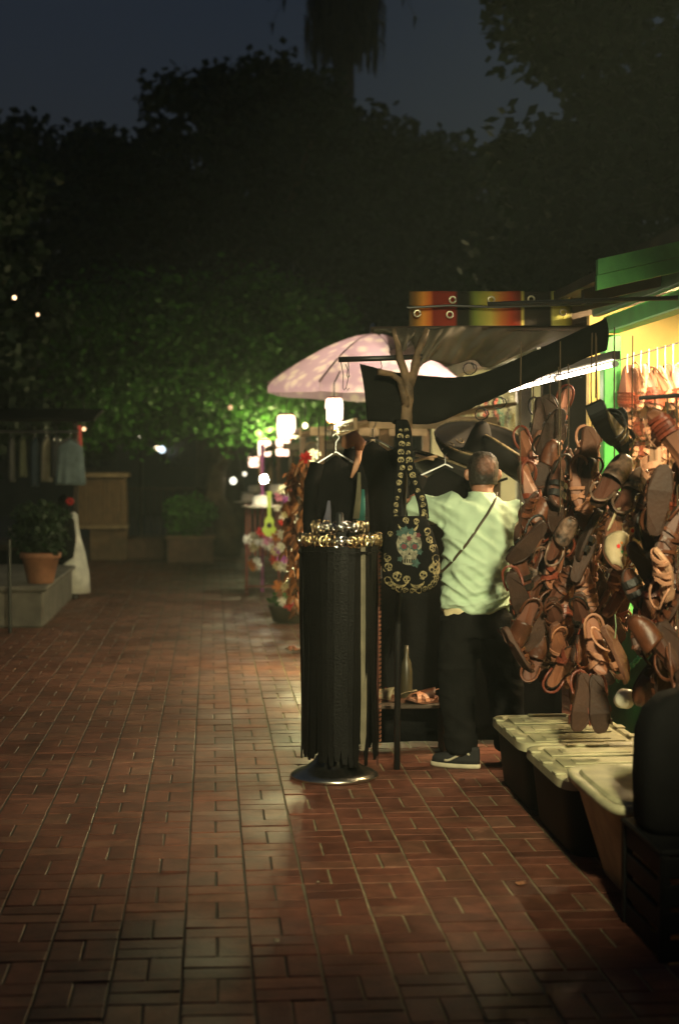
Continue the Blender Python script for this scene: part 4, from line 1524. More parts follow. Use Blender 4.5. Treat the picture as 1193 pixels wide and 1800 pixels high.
mxs.inputs[0].default_value = .45
t_.links.new(pb_.outputs[0], mxs.inputs[1])
t_.links.new(trn.outputs[0], mxs.inputs[2])
t_.links.new(mxs.outputs[0], t_.nodes['Material Output'].inputs['Surface'])
bl = thing('striped_blanket', P(860, 512, 8.7), 'striped orange, red and yellow blanket with metal eyelets above the tarps', 'blanket')


def bfn(y0, y1):
    def fn(u, v):
        p = P(718 + 287 * u, y0 + (y1 - y0) * v, 8.7)
        return p + Vector((0, .015 * math.sin(u * 26) * (.4 + v), 0))
    return fn


MB().grid(bfn(512, 537), 60, 6, .004).build('upper_cloth', sm, bl, True)
MB().grid(bfn(539, 585), 60, 6, .004).build('lower_cloth', sm, bl, True)
for px, py in ((795, 527), (863, 527), (933, 526), (995, 520), (989, 549), (733, 551), (790, 553)):
    c_ = P(px, py, 8.655)
    MB().tube([c_ + Vector((.017 * math.cos(a_ * PI / 8), 0, .017 * math.sin(a_ * PI / 8))) for a_ in range(17)], .0055, 6).build('eyelet', M('pale_metal', (.75, .70, .5), .3, .9), bl, True)
o = MB().tube([P(715, 541, 8.62), P(790, 537, 8.62), P(870, 540, 8.62), P(950, 537, 8.62), P(1040, 534, 8.62)], .007, 6).build('cable', black_m, origin=P(870, 540, 8.62))
tag(o, 'dark cable strung across the striped blanket', 'cable')

# ------------------------------------------------------------------ skull print bag
BY = 7.72
bg0 = P(722, 1042, BY)
bag = thing('shoulder_bag', bg0, 'black shoulder bag printed with cream skulls hanging from the branch post', 'bag', local=True)
print_m = M('cream_print', (.20, .165, .08), .8, var=.9, scale=60)
prof = [(0.0, .06, 0, .02), (.012, .095, 0, .04), (.04, .128, 0, .06), (.08, .143, .0, .075), (.14, .144, .0, .08), (.22, .133, -.002, .075), (.30, .112, -.006, .06), (.35, .095, -.01, .045), (.375, .085, -.012, .03)]


def bprof(z):
    z = max(0, min(.375, z))
    for i in range(len(prof) - 1):
        if prof[i][0] <= z <= prof[i + 1][0]:
            f = (z - prof[i][0]) / (prof[i + 1][0] - prof[i][0])
            return [prof[i][k] + (prof[i + 1][k] - prof[i][k]) * f for k in range(1, 4)]


def bsurf(x, z):
    w_, c_, d_ = bprof(z)
    q = max(-1, min(1, (x - c_) / w_))
    return -d_ * math.sqrt(max(0, 1 - q * q))


MB().loft([[Vector((bprof(z)[1] + bprof(z)[0] * math.cos(2 * PI * k / 36), bprof(z)[2] * math.sin(2 * PI * k / 36), z)) for k in range(36)] for z in [0, .006, .012, .025, .04, .06, .08, .11, .14, .18, .22, .26, .30, .33, .35, .375]]).build('body', black_cloth, bag, True)
top = P(708, 742, BY + .1) - bg0
sL = [Vector((-.075, 0, .36)), Vector((-.07, 0, .44)), Vector((-.055, .02, .55)), Vector((-.04, .05, .66)), top + Vector((-.015, 0, -.06)), top + Vector((-.005, .1, .01)), top + Vector((0, .28, .0))]
sR = [Vector((.065, 0, .36)), Vector((.055, 0, .44)), Vector((.02, .02, .55)), Vector((-.01, .05, .66)), top + Vector((.02, 0, -.06)), top + Vector((.01, .1, .01)), top + Vector((.01, .28, .0))]
for s_ in (sL, sR):
    MB().tube([interp(s_, k / 24) for k in range(25)], .024, 8, .16, up=(0, 1, 0)).build('strap', black_cloth, bag, True)


def decal(outline, cx, cz, sc_, rot, lift, surf=bsurf, name='print', mat=print_m):
    c, s = math.cos(rot), math.sin(rot)
    pts = []
    for x, z in outline:
        X, Z = cx + sc_ * (x * c - z * s), cz + sc_ * (x * s + z * c)
        pts.append(Vector((X, surf(X, Z) - lift, Z)))
    return pts


circ = [(math.cos(2 * PI * k / 14), math.sin(2 * PI * k / 14)) for k in range(14)]
skl = [(-.5, -1), (-.2, -1.08), (.2, -1.08), (.5, -1), (.55, -.55), (.9, -.2), (1, .3), (.75, .85), (.3, 1.1), (-.3, 1.1), (-.75, .85), (-1, .3), (-.9, -.2), (-.55, -.55)]


def small_skull(mb_c, mb_d, x, z, s, rot, surf=bsurf):
    pts = decal(skl, x, z, s, rot, .0022, surf)
    mb_c.add(pts, [tuple(reversed(range(len(pts))))])
    c, q = math.cos(rot), math.sin(rot)
    for ex, ez, er in ((-.42, .12, .30), (.42, .12, .30), (0, -.38, .14)):
        e = decal([(px * er + ex, pz * er + ez) for px, pz in circ], x, z, s, rot, .0032, surf)
        mb_d.add(e, [tuple(reversed(range(14)))])


pc, pd = MB(), MB()
r8 = random.Random(8)
for k in range(11):           # bottom row of small skulls
    a_ = PI * (1.06 + .88 * k / 10)
    x, z = .120 * math.cos(a_), .075 + .062 * math.sin(a_)
    small_skull(pc, pd, x, z, .013 + .005 * (k % 3 == 0), r8.uniform(-.5, .5))
for x, z, s, rt in ((-.115, .13, .018, .3), (-.12, .17, .016, -.2), (-.075, .085, .022, .2), (.05, .09, .020, -.3), (.105, .12, .026, .5), (.115, .165, .022, -.4), (.12, .075, .014, .2), (-.03, .07, .018, 0), (.085, .26, .018, .5), (.10, .22, .017, .3), (.075, .30, .018, -.2), (-.105, .29, .012, 0), (-.03, .355, .015, .2), (.02, .35, .014, -.3)):
    small_skull(pc, pd, x, z, s, rt)
# scroll arcs
for x, z, r0, a0, a1 in ((.09, .125, .045, -1.4, 1.0), (-.105, .15, .05, 2.0, 4.2), (-.06, .075, .04, 3.5, 5.6), (.02, .075, .04, 3.8, 5.9), (.10, .20, .04, -.6, 1.2), (-.02, .35, .05, 3.4, 6.0), (.09, .29, .04, -.6, 1.2)):
    out = []
    for k in range(11):
        a_ = a0 + (a1 - a0) * k / 10
        tkn = .007 * math.sin(PI * k / 10) + .0015
        for rr in (r0 - tkn, r0 + tkn):
            X, Z = x + rr * math.cos(a_), z + rr * math.sin(a_)
            Z = max(.006, Z)
            w_, c_, _d = bprof(Z)
            X = max(c_ - w_ * .97, min(c_ + w_ * .97, X))
            out.append(Vector((X, bsurf(X, Z) - .0024, Z)))
    pc.add(out, [(2 * k, 2 * k + 1, 2 * k + 3, 2 * k + 2) for k in range(10)])
pco = pc.build('skull_print', print_m, bag)
pco['kind'] = 'stuff'
pdo = pd.build('skull_eyes', black_cloth, pco)
pdo['kind'] = 'stuff'
# strap prints: small skulls and dots up both straps
ps, pse = MB(), MB()
for s_ in (sL, sR):
    for k in range(13):
        c_ = interp(s_, .04 + .055 * k)
        surf = (lambda X, Z, c_=c_: c_.y - .0042)
        small_skull(ps, pse, c_.x + r8.uniform(-.006, .006), c_.z, r8.uniform(.008, .017), r8.uniform(-.8, .8), surf)
o = ps.build('strap_print', print_m, bag)
o['kind'] = 'stuff'
o2 = pse.build('strap_print_eyes', black_cloth, o)
o2['kind'] = 'stuff'
# large coloured skull
big = MB()
cx, cz, s_ = -.018, .225, .062
sub = []
N_ = 14
rings = []
for q in (.02, .35, .7, 1.0):
    rings.append(decal([(x * q, z * 1.25 * q) for x, z in skl], cx, cz, s_, 0, .003))
big.loft(rings, caps=False)
bso = big.build('sugar_skull', M('skull_cloth', (.16, .15, .105), .85, var=.8, scale=40), bag)
def deco(outline, x, z, s, mat, name, lift=.0045):
    p_ = decal(outline, x, z, s, 0, lift)
    MB().add(p_, [tuple(reversed(range(len(p_))))]).build(name, mat, bso)
teal = M('teal_thread', (.02, .055, .045), .8, var=.6, scale=50)
redt = M('wine_thread', (.09, .014, .02), .8)
for sg in (-1, 1):
    deco([(x * (1 + .15 * math.cos(7 * math.atan2(z, x))), z * (1 + .15 * math.cos(7 * math.atan2(z, x)))) for x, z in circ], cx + sg * .026, cz + .005, .021, teal, 'eye_ring')
    deco(circ, cx + sg * .026, cz + .005, .013, redt, 'eye', .006)
deco([(0, 1), (-.8, -.7), (0, -.3), (.8, -.7)], cx, cz - .03, .010, black_cloth, 'nose')
for k in range(5):
    deco([(-.35, -1), (.35, -1), (.35, 1), (-.35, 1)], cx - .022 + k * .011, cz - .064, .009, black_cloth, 'tooth_gap')
for x, z, s, m_ in ((-.045, .07, .016, teal), (-.02, .082, .02, teal), (.012, .078, .016, teal), (.045, .06, .012, redt), (.05, -.02, .014, teal), (.03, -.075, .02, teal), (-.045, -.055, .012, teal), (0, .045, .012, redt)):
    deco([(x_ * (1 + .3 * math.cos(5 * math.atan2(z_, x_))), z_ * (1 + .3 * math.cos(5 * math.atan2(z_, x_)))) for x_, z_ in circ], cx + x, cz + z, s, m_, 'petal', .005)

# ------------------------------------------------------------------ black jackets, pouch, scarves, sombreros, table behind the man
jk = P(590, 800, 9.0)
garment('hanging_jacket', jk, .26, .62, black_cloth, 'black jacket on a wire hanger above the belt stand', 'jacket', 'black clothes in the stall', sleeves=True, seed=31)
jk2 = P(655, 775, 9.15)
garment('hanging_jacket', jk2, .30, .72, black_cloth, 'second black jacket, right of the one above the belt stand', 'jacket', 'black clothes in the stall', sleeves=True, seed=32)
jk3 = P(782, 822, 9.2)
garment('hanging_jacket', jk3, .36, .7, black_cloth, 'black jacket on a pale wooden hanger beside the man', 'jacket', 'black clothes in the stall', sleeves=True, seed=33)
wh = MB()
wh.tube([P(722, 812, 9.1), P(745, 806, 9.1), P(768, 802, 9.1)], .009, 8)
wh.tube([P(730, 800, 9.12), P(748, 805, 9.1), P(762, 808, 9.1)], .008, 8)
o = wh.build('wooden_hanger', wood_pale, origin=P(745, 806, 9.1))
tag(o, 'pale wooden hanger sticking out beside the bag strap', 'hanger')
pz = P(615, 768, 8.9)
pou = thing('leather_pouch', pz, 'tan leather pouch with curled strap hanging over the black jackets', 'pouch')
tanl = M('tan_leather', (.36, .17, .09), .55, var=.3, bump=.3)
MB().tube([P(604, 787, 8.9), P(610, 776, 8.9), P(622, 771, 8.9), P(633, 780, 8.9), P(630, 795, 8.9)], [.018, .042, .05, .036, .02], 14, .5, up=(0, 1, 0)).build('body', tanl, pou, True)
MB().tube([P(630, 792, 8.87), P(629, 808, 8.87), P(624, 824, 8.87), P(617, 840, 8.87)], [.02, .018, .016, .006], 8, .35, up=(0, 1, 0)).build('strap', M('peach_leather', (.5, .26, .15), .55), pou, True)
for i, (px, y0, y1, c, lab) in enumerate(((637, 860, 915, (.012, .09, .075), 'narrow teal scarf hanging above the belt stand'), (630, 830, 912, (.09, .08, .045), 'narrow olive scarf hanging next to the teal one'), (577, 880, 920, (.08, .08, .11), 'short grey scarf hanging left above the belt stand'))):
    o = MB().tube([P(px + 1, y0, 8.75), P(px, (y0 + y1) / 2, 8.75), P(px - 3, y1, 8.75)], [.008, .016, .024], 8, .3, up=(0, 1, 0)).build('scarf', M('scarf_%d' % i, c, .85), origin=P(px, y0, 8.75), smooth=True)
    tag(o, lab, 'scarf', 'scarves above the belt stand')
# hanging cord with hook for the first jacket
o = MB().tube([P(586, 748, 8.95), P(583, 765, 8.95), P(588, 782, 8.95), P(586, 797, 8.98)], .004, 6).build('hanging_wire', cord_m, origin=P(586, 748, 8.95))
tag(o, 'bent wire from which the first black jacket hangs', 'wire')

somb_m = M('black_felt', (.016, .013, .011), .9)
trim_m = M('gold_embroidery', (.16, .12, .06), .6, var=.7, scale=60)


def sombrero(px, py, Y, r_, rot, label):
    p = P(px, py, Y)
    t = thing('sombrero', p, label, 'hat', 'black sombreros behind the man', local=True)
    t.rotation_euler = rot
    br_ = MB().lathe([(r_ * .3, 0), (r_ * .6, -.005), (r_ * .85, .02), (r_ * .97, .07), (r_, .10), (r_ * .985, .105), (r_ * .94, .075), (r_ * .82, .03), (r_ * .6, .008), (r_ * .3, .012)], 36, ring=True).build('brim', somb_m, t, True)
    cr_ = MB().lathe([(r_ * .33, .005), (r_ * .30, .06), (r_ * .22, .15), (r_ * .14, .20), (r_ * .06, .215), (.003, .215)], 30).build('crown', somb_m, t, True)
    MB().lathe([(r_ * 1.0, .098), (r_ * 1.012, .10), (r_ * 1.0, .112), (r_ * .985, .108)], 36, ring=True).build('edge_trim', trim_m, t, True)
    MB().lathe([(r_ * .335, .012), (r_ * .34, .02), (r_ * .325, .045), (r_ * .318, .04)], 30, ring=True).build('band', trim_m, t, True)
    for k in range(12):
        a_ = 2 * PI * k / 12
        c_ = Vector((r_ * .68 * math.cos(a_), r_ * .68 * math.sin(a_), .018))
        pts = [c_ + Vector((.03 * math.cos(b) * math.cos(a_) - .02 * math.sin(b) * math.sin(a_), .03 * math.cos(b) * math.sin(a_) + .02 * math.sin(b) * math.cos(a_), .004 * math.cos(b))) for b in [q * PI / 6 for q in range(13)]]
        MB().tube(pts, .003, 5).build('embroidery', trim_m, br_)
    return t


sombrero(838, 800, 9.35, .27, (R(24), R(6), 0), 'large black sombrero with gold trim right above the man\'s head')
sombrero(893, 832, 9.2, .24, (R(30), R(18), 1), 'black sombrero tilted behind the man\'s right shoulder')
sombrero(790, 850, 9.45, .27, (R(20), R(-8), 2), 'black sombrero low behind the man\'s left arm')
tb = thing('display_table', (1.4, 9.5, 0), 'table under a black cloth behind the man', 'table')
MB().bbox((1.38, 9.5, .94), (1.25, .9, .04), .008).build('table_top', wood_dark, tb)
def skirtfn(u, v):
    per = [(.78, 9.95), (.75, 9.05), (2.0, 9.05), (2.0, 9.95)]
    q = u * 3
    i = min(2, int(q))
    f = q - i
    x = per[i][0] + (per[i + 1][0] - per[i][0]) * f
    y = per[i][1] + (per[i + 1][1] - per[i][1]) * f
    wv_ = .025 * math.sin(u * 60) * v
    return Vector((x + (wv_ if i != 1 else 0), y + (wv_ if i == 1 else 0) - .01, .965 - v * .94))
MB().grid(skirtfn, 120, 10, .003).build('cloth', black_cloth, tb, True)
hs = thing('hat_stand', (1.45, 9.4, 0), 'black stand holding the sombreros behind the man', 'stand')
MB().tube([(1.42, 9.4, .96), (1.42, 9.4, 1.5)], .015, 8).build('pole', black_m, hs)
MB().lathe([(.12, .962), (.12, .97), (.02, .98)], 20, (1.42, 9.4, 0)).build('foot', black_m, hs)
for px, py in ((838, 806), (893, 838), (790, 856)):
    q = P(px, py, 9.33)
    MB().tube([(1.42, 9.4, q.z - .12), (q.x, 9.36, q.z - .01)], .008, 6).build('arm', black_m, hs)

# ------------------------------------------------------------------ sandals
def half_w(t):
    return .033 * math.sqrt(max(0, 1 - ((t - .16) / .17) ** 2)) if t < .16 else (
        .033 + (.046 - .033) * (.5 - .5 * math.cos(PI * min(1, (t - .16) / .5))) if t < .66 else .046 * math.sqrt(max(0, 1 - ((t - .66) / .345) ** 2)) ** .85)


def sole_outline(L, ins=0.0, n=15):
    ys = [.5 - .5 * math.cos(PI * k / n) for k in range(n + 1)]
    out = []
    for t in ys:
        out.append((half_w(t) - (ins if half_w(t) > ins else half_w(t) * .5), (t - .5) * (L - 2 * ins), t))
    lf = [(-w_ + .006 * math.sin(PI * t), y, t) for w_, y, t in out]
    rt = [(w_ + .006 * math.sin(PI * t), y, t) for w_, y, t in reversed(out[1:-1])]
    return lf + rt


def sandal_meshes(key, sole_mat, bed_mat, strap_mat, kind, th=.016, L=.265):
    parts = []
    cur = lambda t: .012 * (2 * t - 1) ** 2 + (.012 if t > .8 else 0) * ((t - .8) / .2 if t > .8 else 0)
    rings = []
    if kind == 'wedge':
        zs = [(0, .004), (.004, 0), ('top', 0)]
    bot = sole_outline(L, .002)
    mid = sole_outline(L)
    hz = (lambda t: .055 - .03 * t) if kind == 'wedge' else (lambda t: th + (.010 if t < .3 else 0))
    base = [Vector((x, y, cur(t) - (hz(t) if kind == 'wedge' else hz(t)))) for x, y, t in bot]
    b2 = [Vector((x, y, cur(t) - hz(t) + .003)) for x, y, t in mid]
    tp_ = [Vector((x, y, cur(t) - .002)) for x, y, t in mid]
    t2 = [Vector((x, y, cur(t))) for x, y, t in sole_outline(L, .002)]
    parts.append(('sole', MB().loft([base, b2, tp_, t2]).mesh(key + '_sole', sole_mat, False), []))
    bed = sole_outline(L, .005)
    parts.append(('footbed', MB().loft([[Vector((x, y, cur(t) + .0005)) for x, y, t in bed], [Vector((x, y, cur(t) + .003)) for x, y, t in sole_outline(L, .006)]]).mesh(key + '_bed', bed_mat), []))

    def band(y0, wb, h, skew=0.0, nm='strap', y1=None, tk=.0035):
        m = MB()
        rings = []
        t = y0 / L + .5
        w_ = half_w(max(.02, min(.98, t))) + .002
        for k in range(10):
            a_ = PI * k / 9
            x = w_ * math.cos(a_) + .006 * math.sin(PI * t)
            z = cur(t) - .004 + h * math.sin(a_) ** .8
            yy = y0 + skew * math.cos(a_)
            nx, nz = math.cos(a_), math.sin(a_)
            rings.append([Vector((x, yy - wb / 2, z)), Vector((x, yy + wb / 2, z - .004 * math.sin(a_))), Vector((x + nx * tk, yy + wb / 2, z + nz * tk - .004 * math.sin(a_))), Vector((x + nx * tk, yy - wb / 2, z + nz * tk))])
        m.loft(rings)
        parts.append((nm, m.mesh(key + '_' + nm, strap_mat), []))

    def heel():
        pts = [Vector((-.036, -.035, .004)), Vector((-.040, -.07, .035)), Vector((-.032, -.115, .048)), Vector((0, -.138, .050)), Vector((.038, -.115, .048)), Vector((.046, -.07, .035)), Vector((.042, -.035, .004))]
        parts.append(('heel_strap', MB().tube([interp(pts, k / 14) for k in range(15)], .007, 6, .3, up=(0, 0, 1)).mesh(key + '_heel', strap_mat, True), []))

    if kind == 'huarache':
        for y0, sk in ((.10, 0), (.075, .02), (.05, -.02), (.028, .02), (.008, -.01)):
            band(y0, .014, .040 - y0 * .12, sk)
        heel()
    elif kind == 'slide':
        for y0 in (.092, .075, .058, .041, .024):
            band(y0, .0145, .044 - y0 * .15, rng.uniform(-.004, .004))
    elif kind in ('two', 'wedge'):
        band(.07, .032, .040)
        band(.02, .026, .046)
        if kind == 'two':
            heel()
    elif kind == 'cross':
        band(.055, .026, .046, .03)
        band(.053, .026, .050, -.03)
        heel()
    elif kind == 'clog':
        def vf(u, v):
            y0 = -.002 + .128 * v
            t = y0 / L + .5
            w_ = half_w(min(.985, t)) + .003
            a_ = PI * u
            h = .056 * (1 - v) ** .6 + .014
            return Vector((w_ * math.cos(a_) + .006 * math.sin(PI * t), y0 + .012 * math.sin(a_) * (1 - v) * -1, cur(t) - .004 + h * math.sin(a_) ** .75))
        sub_ = []
        if key.startswith('pale'):
            for u, v, rr, mm in ((.35, .5, .011, 'red'), (.6, .45, .010, 'red'), (.48, .62, .008, 'green'), (.42, .38, .007, 'orange'), (.65, .62, .007, 'green')):
                c_ = vf(u, v)
                nrm = Vector((c_.x * .8, 0, 1)).normalized()
                e1 = nrm.cross(Vector((0, 1, 0))).normalized()
                e2 = Vector((0, 1, -.5)).normalized()
                fm_ = MB().add([c_ + nrm * .005 + (e1 * math.cos(q * PI / 5) + e2 * math.sin(q * PI / 5)) * rr * (1 if q % 2 else .6) for q in range(10)], [tuple(range(10))])
                sub_.append(('stitched_flower', fm_.mesh('stitched_flower', MATS['paper_' + mm]), []))
        parts.append(('vamp', MB().grid(vf, 14, 10, -.003).mesh(key + '_vamp', strap_mat, True), sub_))
        heel()
    return parts


sole_dark = M('sole_dark', (.042, .017, .009), .7, rnd=.3, bump=.3)
sole_tan = M('sole_tan', (.15, .06, .033), .65, rnd=.3, bump=.3)
lea_brown = M('leather_brown', (.095, .030, .013), .45, rnd=.4, var=.35, scale=20, bump=.3)
lea_red = M('leather_red', (.17, .036, .018), .42, rnd=.35, var=.3, scale=20, bump=.3)
lea_tan = M('leather_tan', (.36, .16, .09), .5, rnd=.25, var=.25, scale=18, bump=.3)
lea_pale = M('leather_pale', (.36, .28, .17), .6, rnd=.2, var=.25, scale=18, bump=.3)
lea_black = M('leather_black', (.010, .008, .007), .5, rnd=.3, bump=.3)
lea_patch = M('leather_mottled', (.13, .075, .05), .55, rnd=.2, var=.95, scale=26, bump=.3)
lea_salmon = M('leather_salmon', (.62, .30, .18), .5, rnd=.2, var=.2, scale=18, bump=.3)  # tan lightened to salmon: the lit shop's glow is put into the colour
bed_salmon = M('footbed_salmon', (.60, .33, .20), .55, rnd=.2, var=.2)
bed_tan = M('footbed_tan', (.20, .075, .038), .55, rnd=.3, var=.2)
bed_brown = M('footbed_brown', (.085, .028, .015), .55, rnd=.3)
SV = {
    'brown': sandal_meshes('brown', sole_dark, bed_brown, lea_brown, 'huarache'),
    'red': sandal_meshes('red', sole_tan, bed_tan, lea_red, 'slide'),
    'dark': sandal_meshes('dark', sole_dark, bed_brown, lea_black, 'two'),
    'tan': sandal_meshes('tan', sole_tan, bed_tan, lea_tan, 'cross'),
    'tan2': sandal_meshes('tan2', sole_tan, bed_tan, lea_tan, 'huarache'),
    'pale': sandal_meshes('pale', sole_tan, bed_tan, lea_pale, 'clog'),
    'patch': sandal_meshes('patch', sole_dark, bed_brown, lea_patch, 'clog'),
    'brownclog': sandal_meshes('brownclog', sole_dark, bed_brown, lea_brown, 'clog'),
    'wedge': sandal_meshes('wedge', black_plastic, lea_black, lea_black, 'wedge'),
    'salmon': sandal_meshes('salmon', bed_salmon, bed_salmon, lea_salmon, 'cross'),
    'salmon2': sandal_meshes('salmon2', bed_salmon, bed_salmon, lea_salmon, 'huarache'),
    'redcross': sandal_meshes('redcross', sole_dark, bed_tan, lea_red, 'cross'),
}


def sandal(var, p, rot, label, group=None, s=1.0):
    t = thing('sandal', p, label, 'sandal', group, local=True)
    t.rotation_euler = rot
    t.scale = (s, s, s)
    for nm, me, sub_ in SV[var]:
        o_ = link_part(nm, me, t)
        for n2, m2, _s in sub_:
            link_part(n2, m2, o_)
    return t


def cord(px, y0, y1, Y, label=None, mat=cord_m, r_=.0025, group='cords the sandals hang from', knot=False):
    r_ *= .7
    a_, b_ = P(px, y0, Y), P(px, y1, Y)
    o_ = MB().tube([a_, a_.lerp(b_, .5) + Vector((rng.uniform(-.006, .006), 0, 0)), b_], r_, 6)
    if knot:
        o_.tube([b_ + Vector((.012 * math.cos(q * PI / 4), .004 * math.sin(q), .014 * math.sin(q * PI / 4) - .01)) for q in range(9)], r_ * .9, 6)
    o_ = o_.build('cord', mat, origin=a_)
    return tag(o_, label or 'tan cord from which leather sandals hang beside the man', 'cord', group)


# rail under the eave from which the strings hang
o = MB().tube([(1.35, 7.75, 2.40), (2.3, 7.75, 2.44)], .012, 8).build('hanging_rail', black_m, origin=(1.8, 7.75, 2.42))
tag(o, 'dark rail under the eave from which the sandal cords hang', 'rail')
rs_ = random.Random(41)


def down(r):     # toe down, sole or straps towards the viewer
    return (R(-90 + r.uniform(-32, 32)), R(r.uniform(-30, 30)), R(r.choice((180, 180, 150, 215, 0, 40, 320, 90, 270)) + r.uniform(-25, 25)))


def upw(r):
    return (R(90 + r.uniform(-35, 30)), R(r.uniform(-35, 35)), R(r.choice((0, 0, 30, -30, 60, -70, 180, 150)) + r.uniform(-20, 20)))


# hero sandals read from the photograph
S1 = 'sandals in the dense hanging cluster'
sandal('wedge', P(1070, 740, 6.5), (R(-38), R(58), R(-60)), 'big black thick-soled sandal at the top of the cluster', S1, 1.4)
sandal('wedge', P(1092, 762, 6.9), (R(-58), R(40), R(-60)), 'second black thick-soled sandal behind the biggest one', S1, 1.15)
sandal('dark', P(945, 742, 8.2), (R(-95), R(8), R(20)), 'left black sandal of the pair hanging just under the tube lamp', S1, 1.0)
sandal('dark', P(972, 736, 8.2), (R(-95), R(-18), R(-10)), 'right black sandal of the pair hanging just under the tube lamp', S1, 1.0)
sandal('redcross', P(985, 722, 8.5), (R(-80), R(-20), R(160)), 'red strapped sandal behind the black pair under the tube lamp', S1, 1.0)
sandal('redcross', P(928, 796, 8.1), (R(-70), R(20), R(150)), 'bright red leather sandal right of the far white post', S1, 1.0)
sandal('red', P(948, 800, 8.15), (R(-80), R(-10), R(200)), 'red woven slide beside the bright red sandal', S1, 1.0)
sandal('patch', P(1072, 845, 6.8), (R(52), R(28), R(-25)), 'mottled cow-patterned clog hanging under the black thick sole', S1, 1.1)
sandal('patch', P(1106, 868, 6.8), (R(50), R(30), R(-20)), 'mottled cow-patterned clog, right one of the pair', S1, 1.1)
sandal('pale', P(1080, 955, 6.7), (R(-58), R(-28), R(200)), 'pale clog with stitched red flowers in the middle of the cluster', S1, 1.12)
sandal('pale', P(1108, 935, 6.85), (R(-50), R(-40), R(190)), 'pale clog behind the flower-stitched one', S1, 1.05)
sandal('pale', P(926, 948, 7.55), (R(-42), R(35), R(150)), 'small pale clog with red flowers touching the man\'s elbow', S1, .80)
sandal('tan', P(912, 1000, 7.6), (R(-40), R(35), R(140)), 'tan sandal hanging below the pale clog at the man\'s elbow', S1, .85)
sandal('tan', P(1030, 800, 7.1), (R(-92), R(5), R(10)), 'tan-soled sandal hanging left of the black thick sole', S1, 1.0)
sandal('tan2', P(1020, 855, 7.1), (R(-85), R(12), R(190)), 'tan open sandal left of the mottled clogs', S1, 1.0)
sandal('redcross', P(1020, 1235, 6.9), (R(-90), R(6), R(8)), 'left brown sole of the lowest hanging pair', S1, 1.0)
sandal('redcross', P(1050, 1238, 6.88), (R(-90), R(-6), R(-10)), 'right brown sole of the lowest hanging pair', S1, 1.0)
sandal('tan', P(1083, 1150, 6.7), (R(-110), R(-20), R(60)), 'brown sandal hanging on a long green cord at the cluster\'s lower edge', S1, 1.05)
cord(1080, 1080, 1122, 6.7, 'green cord holding the lowest single sandal', M('green_cord', (.25, .36, .2), .8))
sandal('tan', P(1048, 1135, 6.9), (R(-80), R(10), R(180)), 'brown sandal with pale strap left of the green cord', S1, 1.0)
sandal('pale', P(908, 1125, 7.6), (R(20), R(5), R(80)), 'pale pointed shoe near the man\'s right hip', S1, .8)

LABS = (('upper', 'brown leather sandal in the upper rows of the hanging cluster'), ('middle', 'dark leather sandal in the middle rows of the hanging cluster'), ('lower', 'reddish leather sandal in the lower rows of the hanging cluster'))
cols = []
for i in range(20):
    px = 916 + (i % 10) * 22 + (9 if i > 9 else 0)
    cols.append((px, 7.15 + .55 * ((i * 7) % 5) / 4 + (.55 if i > 9 else 0)))
for i, (px, Y) in enumerate(cols):
    ytop = (600, 600, 585, 600, 590, 610, 590, 590, 600, 590)[i % 10]
    yend = (1150, 1175, 1180, 1190, 1200, 1195, 1190, 1150, 1060, 1000)[i % 10]
    y = (905, 860, 760, 850, 830, 800, 890, 900, 900, 1030)[i % 10] + (20 if i > 9 else 0)
    if i < 10 and i % 3 == 0:
        cord(px + rs_.uniform(-3, 3), ytop, min(yend, y + 60) - 10, Y, r_=.004)
    while y < yend:
        bnd = 0 if y < 900 else 1 if y < 1030 else 2
        var = rs_.choice((('brown', 'dark', 'brownclog', 'tan2', 'tan', 'redcross'), ('dark', 'brown', 'tan2', 'brownclog', 'patch', 'redcross', 'dark'), ('redcross', 'brownclog', 'red', 'brown', 'tan', 'redcross', 'dark'))[bnd])
        fnr = down if rs_.random() < .6 else upw
        sandal(var, P(px + rs_.uniform(-9, 9), y, Y + rs_.uniform(-.12, .12)), fnr(rs_), LABS[bnd][1], 'hanging cluster, %s rows' % LABS[bnd][0], rs_.uniform(.85, 1.0))
        y += rs_.uniform(40, 56)
for px, y0, y1, Y in ((1040, 585, 770, 7.4), (1046, 585, 700, 7.4), (1079, 575, 820, 7.4), (998, 640, 790, 7.3), (952, 655, 700, 8.15), (966, 655, 700, 8.15), (981, 645, 800, 7.6), (937, 670, 745, 8.1)):
    cord(px, y0, y1, Y, r_=.0045)

# lit sandals in the yellow shop
rs2 = random.Random(17)
row = 0
for py, pxs, Y in ((684, (1102, 1113, 1126, 1140, 1154, 1168, 1182, 1196), 9.45), (730, (1096, 1108, 1120, 1134, 1148, 1162, 1178, 1192), 9.55), (778, (1100, 1112, 1126, 1140, 1156, 1172, 1188), 9.65), (828, (1104, 1118, 1132, 1148, 1164, 1180), 9.7)):
    for j, px in enumerate(pxs):
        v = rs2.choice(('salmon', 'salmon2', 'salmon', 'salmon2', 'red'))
        sandal(v, P(px, py + rs2.uniform(-6, 6), Y), (R(-90 + rs2.uniform(-20, 20)), R(rs2.uniform(-16, 16)), R(rs2.choice((180, 150, 210, 120)) + rs2.uniform(-12, 12))),
               ('pinkish tan sandal in the top row of the lit shop', 'pinkish tan sandal in the second row of the lit shop', 'pinkish tan sandal in the third row of the lit shop', 'pinkish tan sandal in the lowest row of the lit shop')[row],
               'lit shop sandals, row %s' % ('one', 'two', 'three', 'four')[row], 1.08)
        if row == 0:
            cord(px, 622 + j * -3, 655, Y - .05, 'white cord holding a sandal in the lit shop\'s top row', cord_white, .005, 'white cords in the lit shop', False)
    row += 1
o = MB().tube([P(1085, 634, 9.4), P(1200, 600, 9.4)], .004, 6).build('hanging_wire', black_m, origin=P(1085, 634, 9.4))
tag(o, 'wire across the lit shop front holding the white cords', 'wire')
